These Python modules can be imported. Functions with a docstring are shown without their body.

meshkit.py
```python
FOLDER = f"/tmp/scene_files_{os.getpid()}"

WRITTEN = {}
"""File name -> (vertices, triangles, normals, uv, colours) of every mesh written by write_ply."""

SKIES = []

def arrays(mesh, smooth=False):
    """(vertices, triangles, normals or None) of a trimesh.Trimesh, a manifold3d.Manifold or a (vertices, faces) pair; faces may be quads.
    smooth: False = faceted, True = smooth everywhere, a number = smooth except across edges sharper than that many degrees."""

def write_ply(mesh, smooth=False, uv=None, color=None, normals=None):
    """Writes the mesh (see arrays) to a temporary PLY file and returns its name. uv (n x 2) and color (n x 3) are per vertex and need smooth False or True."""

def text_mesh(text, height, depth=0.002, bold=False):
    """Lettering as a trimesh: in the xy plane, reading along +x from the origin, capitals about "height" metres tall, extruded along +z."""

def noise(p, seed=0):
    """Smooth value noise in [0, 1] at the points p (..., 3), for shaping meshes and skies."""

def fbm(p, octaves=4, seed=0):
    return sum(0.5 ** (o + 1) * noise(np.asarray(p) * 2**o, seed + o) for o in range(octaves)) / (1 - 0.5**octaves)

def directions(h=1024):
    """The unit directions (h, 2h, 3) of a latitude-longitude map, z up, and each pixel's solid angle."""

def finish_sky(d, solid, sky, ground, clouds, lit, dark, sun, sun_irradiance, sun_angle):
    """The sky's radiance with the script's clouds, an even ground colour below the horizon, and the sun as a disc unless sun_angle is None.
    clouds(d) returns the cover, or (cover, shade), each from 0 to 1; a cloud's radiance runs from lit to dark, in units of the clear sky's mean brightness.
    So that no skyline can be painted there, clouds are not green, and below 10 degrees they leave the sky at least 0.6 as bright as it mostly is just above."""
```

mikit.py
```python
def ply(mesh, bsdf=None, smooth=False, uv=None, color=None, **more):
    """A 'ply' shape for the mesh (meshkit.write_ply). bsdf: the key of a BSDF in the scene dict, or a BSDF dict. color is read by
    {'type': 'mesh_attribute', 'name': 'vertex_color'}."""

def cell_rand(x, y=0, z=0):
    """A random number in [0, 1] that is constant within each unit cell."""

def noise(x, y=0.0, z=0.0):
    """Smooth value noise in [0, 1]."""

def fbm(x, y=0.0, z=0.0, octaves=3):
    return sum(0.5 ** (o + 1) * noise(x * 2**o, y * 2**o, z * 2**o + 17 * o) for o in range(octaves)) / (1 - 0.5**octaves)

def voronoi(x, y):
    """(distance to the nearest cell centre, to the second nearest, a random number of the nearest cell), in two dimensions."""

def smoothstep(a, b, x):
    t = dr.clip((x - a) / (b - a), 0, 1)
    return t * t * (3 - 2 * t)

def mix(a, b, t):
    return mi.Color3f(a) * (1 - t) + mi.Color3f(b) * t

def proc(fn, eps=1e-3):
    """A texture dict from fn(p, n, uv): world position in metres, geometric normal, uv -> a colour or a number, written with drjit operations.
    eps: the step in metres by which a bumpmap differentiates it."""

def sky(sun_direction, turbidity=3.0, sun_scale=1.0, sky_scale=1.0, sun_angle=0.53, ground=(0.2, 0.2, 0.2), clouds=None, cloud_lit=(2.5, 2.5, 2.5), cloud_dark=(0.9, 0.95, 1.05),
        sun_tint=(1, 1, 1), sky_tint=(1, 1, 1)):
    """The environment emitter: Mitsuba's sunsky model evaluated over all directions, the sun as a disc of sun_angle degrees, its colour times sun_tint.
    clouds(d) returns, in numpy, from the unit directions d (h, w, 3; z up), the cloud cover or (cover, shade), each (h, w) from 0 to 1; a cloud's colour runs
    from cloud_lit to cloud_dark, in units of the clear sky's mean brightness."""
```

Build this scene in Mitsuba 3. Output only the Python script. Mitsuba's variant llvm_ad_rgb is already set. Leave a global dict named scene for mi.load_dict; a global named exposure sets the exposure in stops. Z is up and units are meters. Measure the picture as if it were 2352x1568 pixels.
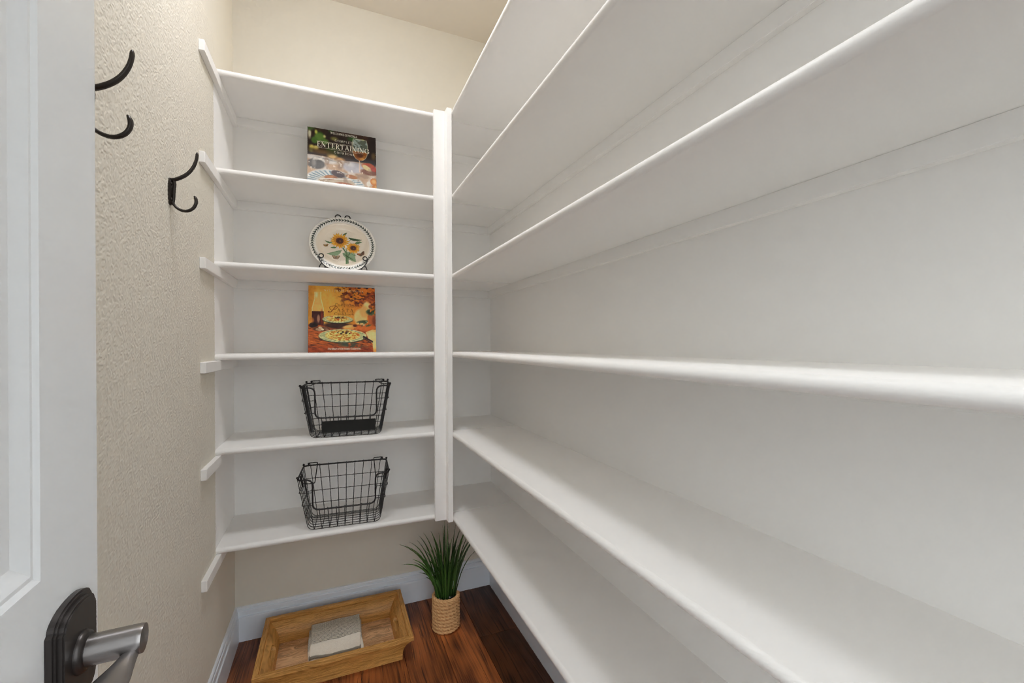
import math
import numpy as np
import trimesh
import manifold3d as m3
from shapely.geometry import Polygon, LineString, Point, box as sbox
from shapely.ops import unary_union
from shapely import affinity
import drjit as dr
import mitsuba as mi
import mikit, meshkit
from mikit import proc, noise, fbm, smoothstep, mix, cell_rand

T4 = mi.ScalarTransform4f
scene, labels = {}, {}
exposure = 1.57


def lin(r, g=None, b=None):
    c = np.asarray([r, g, b] if g is not None else r, float) / 255.0
    return np.where(c <= 0.04045, c / 12.92, ((c + 0.055) / 1.055) ** 2.4)


def L(r, g, b):
    return [float(x) for x in lin(r, g, b)]


# ---------------------------------------------------------------- camera (fitted to the photograph)
ZC = 1.2103
YAW, PITCH, ROLL = 22.6804, -0.0965, -0.2186
FPX, PPY = 990.767, 9.977


def axes():
    y, p, r = np.radians([YAW, PITCH, ROLL])
    f = np.array([np.sin(y) * np.cos(p), np.cos(y) * np.cos(p), np.sin(p)])
    r0 = np.array([np.cos(y), -np.sin(y), 0])
    u0 = np.cross(r0, f)
    return np.cos(r) * r0 + np.sin(r) * u0, -np.sin(r) * r0 + np.cos(r) * u0, f


cr, cu, cf = axes()
cam = np.eye(4)
cam[:3, 0], cam[:3, 1], cam[:3, 2], cam[:3, 3] = -cr, cu, cf, [0, 0, ZC]
scene['camera'] = dict(type='perspective', fov=math.degrees(2 * math.atan(1176 / FPX)), fov_axis='x', near_clip=0.02, far_clip=60.0,
                       principal_point_offset_y=-PPY / 1568.0, to_world=T4(cam.tolist()))

# ---------------------------------------------------------------- light: daylight of the house behind the camera (through the doorway), lamp on the pantry ceiling
scene['house_daylight'] = dict(type='constant', radiance=dict(type='rgb', value=[0.94, 1.0, 1.03]))
LAMP = (0.03, 1.06)
LAMP_RADIANCE = [15.5, 15.9, 16.8]

# ---------------------------------------------------------------- the room's measures
XL, XR, YB, YF, H = -0.3703, 0.7465, 2.0714, -0.20, 2.74
YS, XS, YC = 1.7539, 0.4515, 1.5734          # noses of the back and right shelves, ends of the left cleats
HS = [2.1655, 1.8255, 1.5030, 1.1825, 0.8555, 0.5160]
TS, CH, CT = 0.021, 0.0345, 0.0165


# ---------------------------------------------------------------- mesh helpers
def mesh(v, f):
    return trimesh.Trimesh(np.asarray(v, float), np.asarray(f, int), process=False)


def cat(ms):
    return trimesh.util.concatenate([m for m in ms])


def man(mm):
    m = mm.to_mesh()
    return mesh(m.vert_properties[:, :3], m.tri_verts)


def block(x0, x1, y0, y1, z0, z1, bev=0.0):
    if bev <= 0:
        m = trimesh.creation.box([x1 - x0, y1 - y0, z1 - z0])
        m.apply_translation([(x0 + x1) / 2, (y0 + y1) / 2, (z0 + z1) / 2])
        return m
    b = bev
    pts = []
    for sx in (0, 1):
        for sy in (0, 1):
            for sz in (0, 1):
                X, Y, Z = (x0, x1)[sx], (y0, y1)[sy], (z0, z1)[sz]
                dx, dy, dz = (b, -b)[sx], (b, -b)[sy], (b, -b)[sz]
                pts += [(X, Y + dy, Z + dz), (X + dx, Y, Z + dz), (X + dx, Y + dy, Z)]
    return man(m3.Manifold.hull_points(np.array(pts)))


def prism(poly, depth):
    """Extrude a shapely polygon or a list of points along +z."""
    if not hasattr(poly, 'exterior'):
        poly = Polygon(poly)
    return trimesh.creation.extrude_polygon(poly, depth, engine='earcut')


def frame(m, X, Y, Z, O=(0, 0, 0)):
    M = np.eye(4)
    M[:3, 0], M[:3, 1], M[:3, 2], M[:3, 3] = X, Y, Z, O
    m = m.copy()
    m.apply_transform(M)
    if np.linalg.det(M[:3, :3]) < 0:
        m.invert()
    return m


def sweep(path, rad, sides=8, ab=None, up=None, cap=True):
    """Tube along a path; rad scalar or per point; ab = (width factor, height factor) of the section."""
    p = np.asarray(path, float)
    n = len(p)
    rad = np.broadcast_to(np.asarray(rad, float), (n,))
    t = np.gradient(p, axis=0)
    t /= np.linalg.norm(t, axis=1, keepdims=True) + 1e-12
    a = np.zeros_like(p)
    if up is None:
        ref = np.array([0, 0, 1.0]) if abs(t[0][2]) < 0.9 else np.array([1.0, 0, 0])
        v = np.cross(t[0], ref)
        v /= np.linalg.norm(v)
        for i in range(n):
            v = v - t[i] * (v @ t[i])
            v /= np.linalg.norm(v) + 1e-12
            a[i] = v
    else:
        a = np.cross(t, np.broadcast_to(np.asarray(up, float), p.shape))
        a /= np.linalg.norm(a, axis=1, keepdims=True) + 1e-12
    b = np.cross(t, a)
    wa, wb = [np.broadcast_to(np.asarray(q, float), (n,))[:, None, None] for q in (ab if ab else (1, 1))]
    ang = np.arange(sides) * 2 * np.pi / sides + np.pi / sides
    v = p[:, None] + rad[:, None, None] * (wa * np.cos(ang)[None, :, None] * a[:, None] + wb * np.sin(ang)[None, :, None] * b[:, None])
    i, j = np.meshgrid(np.arange(n - 1), np.arange(sides), indexing='ij')
    k = (j + 1) % sides
    q = np.stack([i * sides + j, (i) * sides + k, (i + 1) * sides + k, (i + 1) * sides + j], -1).reshape(-1, 4)
    f = np.vstack([q[:, [0, 1, 2]], q[:, [0, 2, 3]]])
    v = v.reshape(-1, 3)
    if cap:
        c0, c1 = len(v), len(v) + 1
        v = np.vstack([v, p[:1], p[-1:]])
        jj = np.arange(sides)
        f = np.vstack([f, np.stack([jj * 0 + c0, (jj + 1) % sides, jj], 1), np.stack([jj * 0 + c1, (n - 1) * sides + jj, (n - 1) * sides + (jj + 1) % sides], 1)])
    m = mesh(v, f)
    if m.volume < 0:
        m.invert()
    return m


def rounded(points, r, k=5):
    """A polyline with its inner corners rounded to radius about r."""
    P = [np.asarray(p, float) for p in points]
    out = [P[0]]
    for a, b, c in zip(P[:-2], P[1:-1], P[2:]):
        la, lc = np.linalg.norm(a - b), np.linalg.norm(c - b)
        d = min(r, la * .49, lc * .49)
        s, e = b + (a - b) / la * d, b + (c - b) / lc * d
        for t in np.linspace(0, 1, k + 1):
            out.append((1 - t) ** 2 * s + 2 * t * (1 - t) * b + t * t * e)
    out.append(P[-1])
    return np.array(out)


def spline(pts, n=40):
    from scipy.interpolate import CubicSpline
    p = np.asarray(pts, float)
    d = np.r_[0, np.cumsum(np.linalg.norm(np.diff(p, axis=0), axis=1))]
    return CubicSpline(d, p)(np.linspace(0, d[-1], n))


def lathe(profile, n=64):
    """Revolve (r, z) around z."""
    p = np.asarray(profile, float)
    a = np.arange(n) * 2 * np.pi / n
    v = np.stack([p[:, None, 0] * np.cos(a), p[:, None, 0] * np.sin(a), np.broadcast_to(p[:, None, 1], (len(p), n))], -1).reshape(-1, 3)
    i, j = np.meshgrid(np.arange(len(p) - 1), np.arange(n), indexing='ij')
    k = (j + 1) % n
    q = np.stack([i * n + j, i * n + k, (i + 1) * n + k, (i + 1) * n + j], -1).reshape(-1, 4)
    return mesh(v, np.vstack([q[:, [0, 1, 2]], q[:, [0, 2, 3]]]))


def gridmesh(P):
    """Grid of points (a, b, 3) as a mesh."""
    a, b = P.shape[:2]
    i, j = np.meshgrid(np.arange(a - 1), np.arange(b - 1), indexing='ij')
    q = np.stack([i * b + j, (i + 1) * b + j, (i + 1) * b + j + 1, i * b + j + 1], -1).reshape(-1, 4)
    return mesh(P.reshape(-1, 3), np.vstack([q[:, [0, 1, 2]], q[:, [0, 2, 3]]]))


# ---------------------------------------------------------------- scene helpers
def numbered(name):
    taken = lambda k: k in labels or k in scene or any(s.startswith(k + '__') for s in scene)
    if not taken(name):
        return name
    i = 1
    while taken(f'{name}_{i:03d}'):
        i += 1
    return f'{name}_{i:03d}'


def thing(name, label, category, group=None):
    k = numbered(name)
    labels[k] = {'label': label, 'category': category}
    if group:
        labels[k]['group'] = group
    return k


def part(parent, name, m, bsdf, smooth=False, label=None, kind=None, **kw):
    k = numbered(parent + '__' + name)
    scene[k] = m if isinstance(m, dict) else mikit.ply(m, bsdf, smooth, **kw)
    d = {}
    if label:
        d['label'] = label
    if kind:
        d['kind'] = kind
    if d:
        labels[k] = d
    return k


def single(name, label, category, m, bsdf, smooth=False, group=None, **kw):
    k = thing(name, label, category, group)
    scene[k] = mikit.ply(m, bsdf, smooth, **kw)
    return k


def struct(name, m, bsdf, smooth=False, label=None):
    scene[name] = mikit.ply(m, bsdf, smooth)
    labels[name] = {'kind': 'structure'}
    if label:
        labels[name]['label'] = label
    return name


# ---------------------------------------------------------------- materials
def sstep_(a, b, x):
    u = np.clip((np.asarray(x, float) - a) / (b - a), 0, 1)
    return u * u * (3 - 2 * u)


def principled(col, rough=0.5, **kw):
    if isinstance(col, (list, tuple, np.ndarray)):
        col = dict(type='rgb', value=[float(c) for c in col])
    return dict(type='principled', base_color=col, roughness=float(rough), **kw)


def two(b):
    return dict(type='twosided', bsdf=b)


def bump(tex, scale, b):
    return dict(type='bumpmap', tex=tex, scale=float(scale), bsdf=b)


BEIGE = [0.652, 0.614, 0.532]
WHITE = [0.790, 0.776, 0.755]


def fine_peel(p, n, uv):
    return fbm(p.x * 190, p.y * 190, p.z * 190, 2)


def two_tone(p, n, uv):
    """Beige wall with the white painted field behind the shelves (from under the lowest shelf to the top one)."""
    z = smoothstep(0.478, 0.4795, p.z) * (1 - smoothstep(2.149, 2.1505, p.z))
    f = smoothstep(1.7545, 1.756, p.y)
    right = smoothstep(0.735, 0.736, p.x)
    t = z * dr.maximum(f, right)
    return mix(BEIGE, WHITE, t)


scene['mat_wall'] = two(principled(proc(two_tone), 0.62, specular=0.3))
scene['mat_wall_far'] = two(principled(proc(two_tone), 0.62, specular=0.3))
scene['mat_ceiling'] = two(bump(proc(fine_peel, eps=8e-4), 0.0006, principled([0.68, 0.63, 0.56], 0.8, specular=0.2)))


def brush_y(p, n, uv):
    return noise(p.x * 300, p.y * 20, p.z * 300)


scene['mat_shelf_x'] = two(principled(WHITE, 0.5, specular=0.3))
scene['mat_shelf_y'] = two(bump(proc(brush_y, eps=6e-4), 0.00006, principled(WHITE, 0.5, specular=0.3)))
scene['mat_trim'] = two(principled([0.82, 0.805, 0.785], 0.35, specular=0.5))
scene['mat_baseboard'] = two(principled([0.70, 0.745, 0.80], 0.3, specular=0.5))


def door_grain(p, n, uv):
    w = p.y * 30 + fbm(p.x * 5, p.y * 9, p.z * 7, 2) * 14
    return noise(p.z * 240 + w, w * 0.6, p.x * 8)


scene['mat_door'] = two(bump(proc(door_grain, eps=8e-4), 0.00035, principled([0.70, 0.715, 0.73], 0.32, specular=0.5)))


def floor_wood(p, n, uv):
    """Reddish brown stained planks with long grain, darker knots and scraped patches."""
    pl = uv.x * 37.0                                # each plank carries its own number in uv
    gx = p.x * 1.0 + (fbm(p.x * 10 + pl, p.y * 2.2, pl, 2) - 0.5) * 0.055
    g = noise(gx * 300 + pl * 11, p.y * 7, pl) * 0.5 + noise(gx * 800, p.y * 20, pl + 5) * 0.3 + noise(gx * 60 + pl, p.y * 2.4, 3.0) * 0.35
    patch = fbm(p.x * 13 + pl * 3, p.y * 5 + pl, 2.0, 3)
    knot = smoothstep(0.72, 0.92, noise(gx * 90 + pl * 5, p.y * 5 + pl, 9.0) * 0.6 + noise(gx * 420, p.y * 7 + pl, 4.0) * 0.55)
    c = mix([0.060, 0.016, 0.0075], [0.46, 0.140, 0.037], dr.clip(g * 0.9 + patch * 1.7 - 0.72, 0, 1))
    c = mix(c, [0.62, 0.215, 0.06], smoothstep(0.58, 0.78, patch) * 0.4)
    c = mix(c, [0.035, 0.011, 0.006], knot * 0.7)
    return c * uv.y                                 # and its own tone, with shelf shadow put into the last column


def floor_bump(p, n, uv):
    return noise(p.x * 500, p.y * 14, uv.x * 37) * 0.5 + fbm(p.x * 40, p.y * 6, 1.0, 2)


scene['mat_floor'] = two(bump(proc(floor_bump, eps=8e-4), 0.0004, principled(proc(floor_wood), 0.42, specular=0.45)))
scene['mat_subfloor'] = two(principled([0.016, 0.008, 0.005], 0.7))


def mango(along):
    def fn(p, n, uv):
        a = (p.x, p.y)[along]
        c = (p.y, p.x)[along] * 0.8 + p.z
        w = fbm(a * 6, c * 16, 3.0, 3) - 0.5
        g = noise(a * 10, (c + w * 0.030) * 380, 2.0) * 0.5 + noise(a * 40, (c + w * 0.030) * 900, 5.0) * 0.5
        col = mix([0.40, 0.185, 0.042], [0.66, 0.345, 0.100], smoothstep(0.18, 0.82, g * 0.75 + (w + 0.5) * 0.30))
        d = smoothstep(0.60, 0.78, noise(a * 46, (c + w * 0.03) * 700, 8.0)) * 0.3
        return mix(col, [0.16, 0.060, 0.014], d)
    return fn


def mango_bump(p, n, uv):
    return noise(p.x * 130, p.y * 360, p.z * 360)


mango_x, mango_y = mango(0), mango(1)
scene['mat_tray_x'] = two(bump(proc(mango_bump, eps=6e-4), 0.00018, principled(proc(mango_x), 0.45, specular=0.4)))
scene['mat_tray_y'] = two(principled(proc(mango_y), 0.45, specular=0.4))


def tray_bottom(p, n, uv):
    w = fbm(p.x * 6, p.y * 22, 4.0, 3)
    g = noise(p.x * 20 + w * 4, p.y * 300 + w * 60, 2.0)
    g2 = noise(p.x * 5, p.y * 80 + w * 30, 7.0)
    col = mix([0.42, 0.21, 0.09], [0.80, 0.50, 0.27], smoothstep(0.2, 0.8, g * 0.4 + g2 * 0.35 + w * 0.35))
    return mix(col, [0.13, 0.05, 0.02], smoothstep(0.66, 0.8, g2) * 0.5)


scene['mat_tray_bottom'] = two(principled(proc(tray_bottom), 0.45, specular=0.4))


def rope_col(p, n, uv):
    f = noise(p.x * 600, p.y * 600, p.z * 260)
    return mix([0.50, 0.27, 0.11], [0.80, 0.50, 0.245], f)


scene['mat_rope'] = two(principled(proc(rope_col), 0.8, specular=0.15))
scene['mat_bronze'] = two(principled([0.020, 0.0145, 0.011], 0.36, metallic=0.2, specular=0.5))
scene['mat_black_wire'] = two(principled([0.011, 0.010, 0.0095], 0.45, specular=0.4))
scene['mat_chalkboard'] = two(principled([0.018, 0.018, 0.017], 0.8, specular=0.2))
scene['mat_lever'] = two(principled([0.27, 0.255, 0.25], 0.26, metallic=0.95))
scene['mat_rose'] = two(principled([0.052, 0.046, 0.044], 0.34, metallic=0.7, specular=0.5))
scene['mat_print'] = two(principled(dict(type='mesh_attribute', name='vertex_color'), 0.5, specular=0.4))
scene['mat_porcelain'] = two(principled(dict(type='mesh_attribute', name='vertex_color'), 0.12, specular=0.6, clearcoat=0.8, clearcoat_gloss=0.95))
scene['mat_cloth'] = two(principled(dict(type='mesh_attribute', name='vertex_color'), 0.9, specular=0.1, sheen=0.2))
scene['mat_pages'] = two(principled([0.66, 0.60, 0.50], 0.8))
scene['mat_jacket_dark'] = two(principled([0.030, 0.022, 0.014], 0.3))
scene['mat_jacket_red'] = two(principled([0.26, 0.045, 0.012], 0.3))


def leaf_col(p, n, uv):
    f = noise(p.x * 900, p.y * 900, p.z * 24)
    return mix([0.010, 0.028, 0.006], [0.060, 0.150, 0.026], f * 0.4 + cell_rand(uv.x * 97 + 0.5) ** 2 * 0.7)


scene['mat_leaf'] = two(principled(proc(leaf_col), 0.33, specular=0.5))


def pebble_col(p, n, uv):
    r = noise(p.x * 130, p.y * 130, p.z * 130)
    return mix([0.012, 0.012, 0.012], [0.42, 0.41, 0.38], smoothstep(0.58, 0.66, r))


scene['mat_pebble'] = two(principled(proc(pebble_col), 0.15, specular=0.7))
scene['mat_soil'] = two(principled([0.010, 0.009, 0.008], 0.9))

# ================================================================ THE SETTING
W = 0.10
struct('wall_back', block(XL - W, XR + W, YB, YB + W, -0.05, H), 'mat_wall_far', label='back wall, painted white behind the shelves and beige above and below')
struct('wall_left', block(XL - W, XL, YF - W, YB, -0.05, H), 'mat_wall', label='left wall, beige orange-peel plaster with hooks')
struct('wall_right', block(XR, XR + W, YF - W, YB, -0.05, H), 'mat_wall_far', label='right wall, white behind the long shelves')
DX0, DX1, DZ = -0.205, 0.60, 2.06                 # the doorway behind the camera
struct('wall_front', cat([block(XL, DX0, YF - W, YF, -0.05, H), block(DX1, XR, YF - W, YF, -0.05, H), block(DX0, DX1, YF - W, YF, DZ, H)]), 'mat_wall')
struct('ceiling', block(XL - W, XR + W, YF - W, YB + W, H, H + 0.08), 'mat_ceiling', label='beige ceiling')



def plaster(u0, u1, v0, v1, step, amp, freq, to_world, seed, fade=0.05):
    """A sheet of orange-peel plaster: real relief of a fraction of a millimetre over the wall's plane."""
    nu, nv = int((u1 - u0) / step) + 1, int((v1 - v0) / step) + 1
    u, v = np.meshgrid(np.linspace(u0, u1, nu), np.linspace(v0, v1, nv), indexing='ij')
    q = np.stack([u * freq, v * freq, u * 0 + seed], -1)
    h = sstep_(0.28, 0.74, 0.75 * meshkit.noise(q, seed) + 0.25 * meshkit.noise(q * 0.47 + 5, seed + 1))
    e = np.minimum(np.minimum(u - u0, u1 - u), np.minimum(v - v0, v1 - v))
    h = h * amp * sstep_(0, fade, e) + 0.00006
    return gridmesh(to_world(u, v, h))


pl_ = plaster(0.88, 1.80, 0.08, 2.32, 0.0017, 0.00085, 290, lambda u, v, h: np.stack([XL + h, u, v], -1), 3)
part('wall_left', 'plaster', pl_, 'mat_wall', True, label='orange-peel plaster')
for z0_, z1_ in ((2.10, 2.735), (0.10, 0.49)):
    pl_ = plaster(XL + 0.002, XR - 0.002, z0_, z1_, 0.0036, 0.00050, 150, lambda u, v, h: np.stack([u, YB - h, v], -1), 9, 0.02)
    part('wall_back', 'plaster', pl_, 'mat_wall', True)

# floor: planks laid towards the back wall
struct('floor', block(-7.0, 7.0, -9.0, YB + W, -0.06, -0.0045), 'mat_subfloor', label='dark reddish brown plank floor')
rng = np.random.default_rng(5)
seams = [-0.375, -0.205, -0.065, 0.095, 0.257, 0.412, 0.563, 0.75]
joints = {0: [1.1, 0.2], 1: [1.62, 0.55], 2: [0.9], 3: [1.30, 0.35], 4: [0.95, 0.1], 5: [1.15], 6: [1.7015, 0.75]}
pn = 0
for i in range(len(seams) - 1):
    ys = [YB + 0.01] + [j for j in joints[i] if j > YF] + [YF - 0.05]
    for j_, (y1, y0) in enumerate(zip(ys[:-1], ys[1:])):
        g = 0.0007
        m = block(seams[i] + g, seams[i + 1] - g, y0 + g, y1 - g, -0.014, 0.0, bev=0.0012)
        pn += 1
        tone = [0.72, 0.75, 0.85, 0.78, 0.88, 1.0, 0.26][i] * (1.0, 0.85, 1.05)[j_ % 3]  # plank tones; last column also darkened as the lowest long shelf's shadow
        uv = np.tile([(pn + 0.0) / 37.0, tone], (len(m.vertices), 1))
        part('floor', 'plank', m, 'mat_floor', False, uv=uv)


# baseboards
def bb_profile():
    return [(0, 0), (0.0155, 0), (0.0155, 0.0935), (0.0150, 0.0970), (0.0130, 0.0988), (0.0070, 0.0996), (0.0066, 0.1022), (0.0112, 0.1040), (0.0118, 0.1070), (0.0110, 0.1210), (0.0098, 0.1230), (0.0060, 0.1238), (0.0058, 0.1256), (0.0085, 0.1270), (0.0082, 0.1340), (0.0060, 0.1370), (0, 0.138)]


def baseboard(name, a, b, inward, label):
    """Along the wall from a to b (floor points), profile standing out towards inward."""
    a, b, n = np.array([*a, 0.0]), np.array([*b, 0.0]), np.array([*inward, 0.0])
    d = b - a
    m = prism(bb_profile(), np.linalg.norm(d))
    struct(name, frame(m, n, [0, 0, 1], d / np.linalg.norm(d), a), 'mat_baseboard', label=label)


baseboard('baseboard_back', (XL, YB), (XR, YB), (0, -1), 'white moulded baseboard along the back wall')
baseboard('baseboard_left', (XL, YF), (XL, YB), (1, 0), 'white moulded baseboard along the left wall')
baseboard('baseboard_right', (XR, YB), (XR, YF), (-1, 0), 'white baseboard under the lowest long shelf')

# ---------------------------------------------------------------- door, open against the left wall
A = math.radians(2.5)
DE = np.array([-0.2180, 0.5600, 0.0])
DU = np.array([math.sin(A), -math.cos(A), 0])     # from the free edge to the hinge
DN = np.array([math.cos(A), math.sin(A), 0])      # visible face looks into the pantry
DW, DT = 0.755, 0.035


def door_frame(m):
    """local: x = along the door from the free edge, y = up, z = out of the visible face"""
    return frame(m, DU, [0, 0, 1], DN, DE)


def frustum(x0, x1, y0, y1, z0, z1, s):
    """Box whose rectangle at z0 shrinks by s on every side at z1."""
    pts = [(x, y, z0) for x in (x0, x1) for y in (y0, y1)] + [(x, y, z1) for x in (x0 + s, x1 - s) for y in (y0 + s, y1 - s)]
    return m3.Manifold.hull_points(np.array(pts, float))


slab = m3.Manifold.cube([DW, 2.035, DT]).translate([0, 0.012, -DT])
panels = [(0.1000, 0.340), (0.425, 0.6650)]
rows = [(0.24, 0.86), (1.024, 1.66), (1.77, 1.93)]
for (u0, u1) in panels:
    for (w0, w1) in rows:
        slab = slab - frustum(u0, u1, w0, w1, 0.0005, -0.0026, 0.005)
        slab = slab - frustum(u0 + 0.007, u1 - 0.007, w0 + 0.007, w1 - 0.007, -0.002, -0.0085, 0.014)
        slab = slab + frustum(u0 + 0.026, u1 - 0.026, w0 + 0.026, w1 - 0.026, -0.012, -0.0030, 0.022)
struct('door_1', door_frame(man(slab)), 'mat_door', label='white panelled pantry door standing open')

# lever handle on its arched plate
UC, ZH = 0.0606, 0.940


def rose_outline(hw, top, sh, n=18):
    """Half width hw; straight sides up to the shoulder, small notch, then a pointed arch; symmetric top and bottom."""
    pts = [(hw, -sh), (hw, sh), (hw * 0.93, sh + 0.0020)]
    for t in np.linspace(0, 1, n):
        pts.append((hw * 0.93 * math.cos(t * math.pi / 2) ** 0.92, sh + 0.002 + (top - sh - 0.002) * math.sin(t * math.pi / 2)))
    up = pts + [(-x, y) for x, y in pts[::-1]]
    full = [p for p in up if p[1] > 0] + [(-x, -y) for x, y in up if y > 0]
    return Polygon(full).buffer(0)


layers = []
for hw, top, sh, z0, z1 in ((0.0360, 0.0500, 0.0345, 0, 0.0045), (0.0340, 0.0482, 0.0334, 0.0045, 0.0060), (0.0310, 0.0452, 0.0312, 0.0060, 0.0088), (0.0292, 0.0434, 0.0300, 0.0088, 0.0098)):
    layers.append(prism(rose_outline(hw, top, sh), z1 - z0).apply_translation([0, 0, z0]))
ring = lathe([(0.0001, 0.0), (0.0178, 0.0), (0.0178, 0.0105), (0.0165, 0.0135), (0.0140, 0.0150), (0.0001, 0.0150)], 40)
HANDLE = lambda m: door_frame(m.copy().apply_translation([UC, ZH, 0]))
hk = part('door_1', 'handle', HANDLE(cat(layers)), 'mat_rose', False, label='dark bronze lever handle on an arched plate')
part(hk, 'collar', HANDLE(ring), 'mat_rose', 40)
neck = lathe([(0.0001, 0.012), (0.0128, 0.012), (0.0128, 0.050), (0.0122, 0.0535), (0.0001, 0.0540)], 40)
part(hk, 'neck', HANDLE(neck), 'mat_lever', 40, label='brushed dark nickel neck')
lev = spline([(-0.004, -0.006, 0.0465), (0.010, -0.0075, 0.0460), (0.026, -0.010, 0.0435), (0.045, -0.011, 0.0405), (0.070, -0.010, 0.0390), (0.098, -0.006, 0.0400)], 44)
tt = np.linspace(0, 1, 44)
wide = 0.0060 + 0.0100 * sstep_(0.08, 0.55, tt) - 0.006 * tt ** 5
wide[:2] *= (0.4, 0.8)
part(hk, 'lever', HANDLE(sweep(lev, 1.0, 24, ab=(0.0052 + 0 * tt, wide), up=(0, 0, 1))), 'mat_lever', 60, label='brushed nickel lever')


# ================================================================ SHELVES
def bull(depth, t=TS):
    """Profile (depth from nose, height from the top): half-round nose at 0."""
    r = t / 2
    pts = [(r - r * math.cos(a) * 1.0, -r + r * math.sin(a)) for a in np.linspace(-math.pi / 2, math.pi / 2, 13)]
    return [(depth, -t)] + pts + [(depth, 0)]


order = ['topmost', 'second', 'third', 'fourth', 'fifth', 'lowest']
hold = ['empty', 'holding the dark green cookbook', 'holding the sunflower plate', 'holding the orange cookbook', 'holding the basket with the label', 'holding the basket without a label']
for i, h in enumerate(HS):
    yaw = 0.0
    m = prism(bull(YB - YS), XR - XL - 0.001)
    m = frame(m, [0, 1, 0], [0, 0, 1], [1, 0, 0], [XL + 0.0005, YS, h])
    single('wall_shelf', f'{order[i]} short white shelf on the back wall, {hold[i]}', 'shelf', m, 'mat_shelf_x', 35, group='short shelves on the back wall')
where = ['topmost long shelf on the right wall, white, seen from far below', 'long white shelf on the right wall, second from the top', 'long white shelf on the right wall, just above eye level',
         'long white shelf on the right wall at eye level, seen nearly edge-on', 'long white shelf on the right wall, the higher of the two seen from above', 'lowest long white shelf on the right wall, above the floor']
for i, h in enumerate(HS):
    y0, y1 = YF, YS - 0.0005
    m = prism(bull(XR - XS), y1 - y0)
    m = frame(m, [1, 0, 0], [0, 0, 1], [0, 1, 0], [XS, y0, h])
    if i == 3:      # sags a little towards the doorway
        m.vertices[:, 2] -= (1.0 - (m.vertices[:, 1] - y0) / (y1 - y0)) * 0.004
    single('long_shelf', where[i], 'shelf', m, 'mat_shelf_y', 35, group='long shelves on the right wall')

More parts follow.
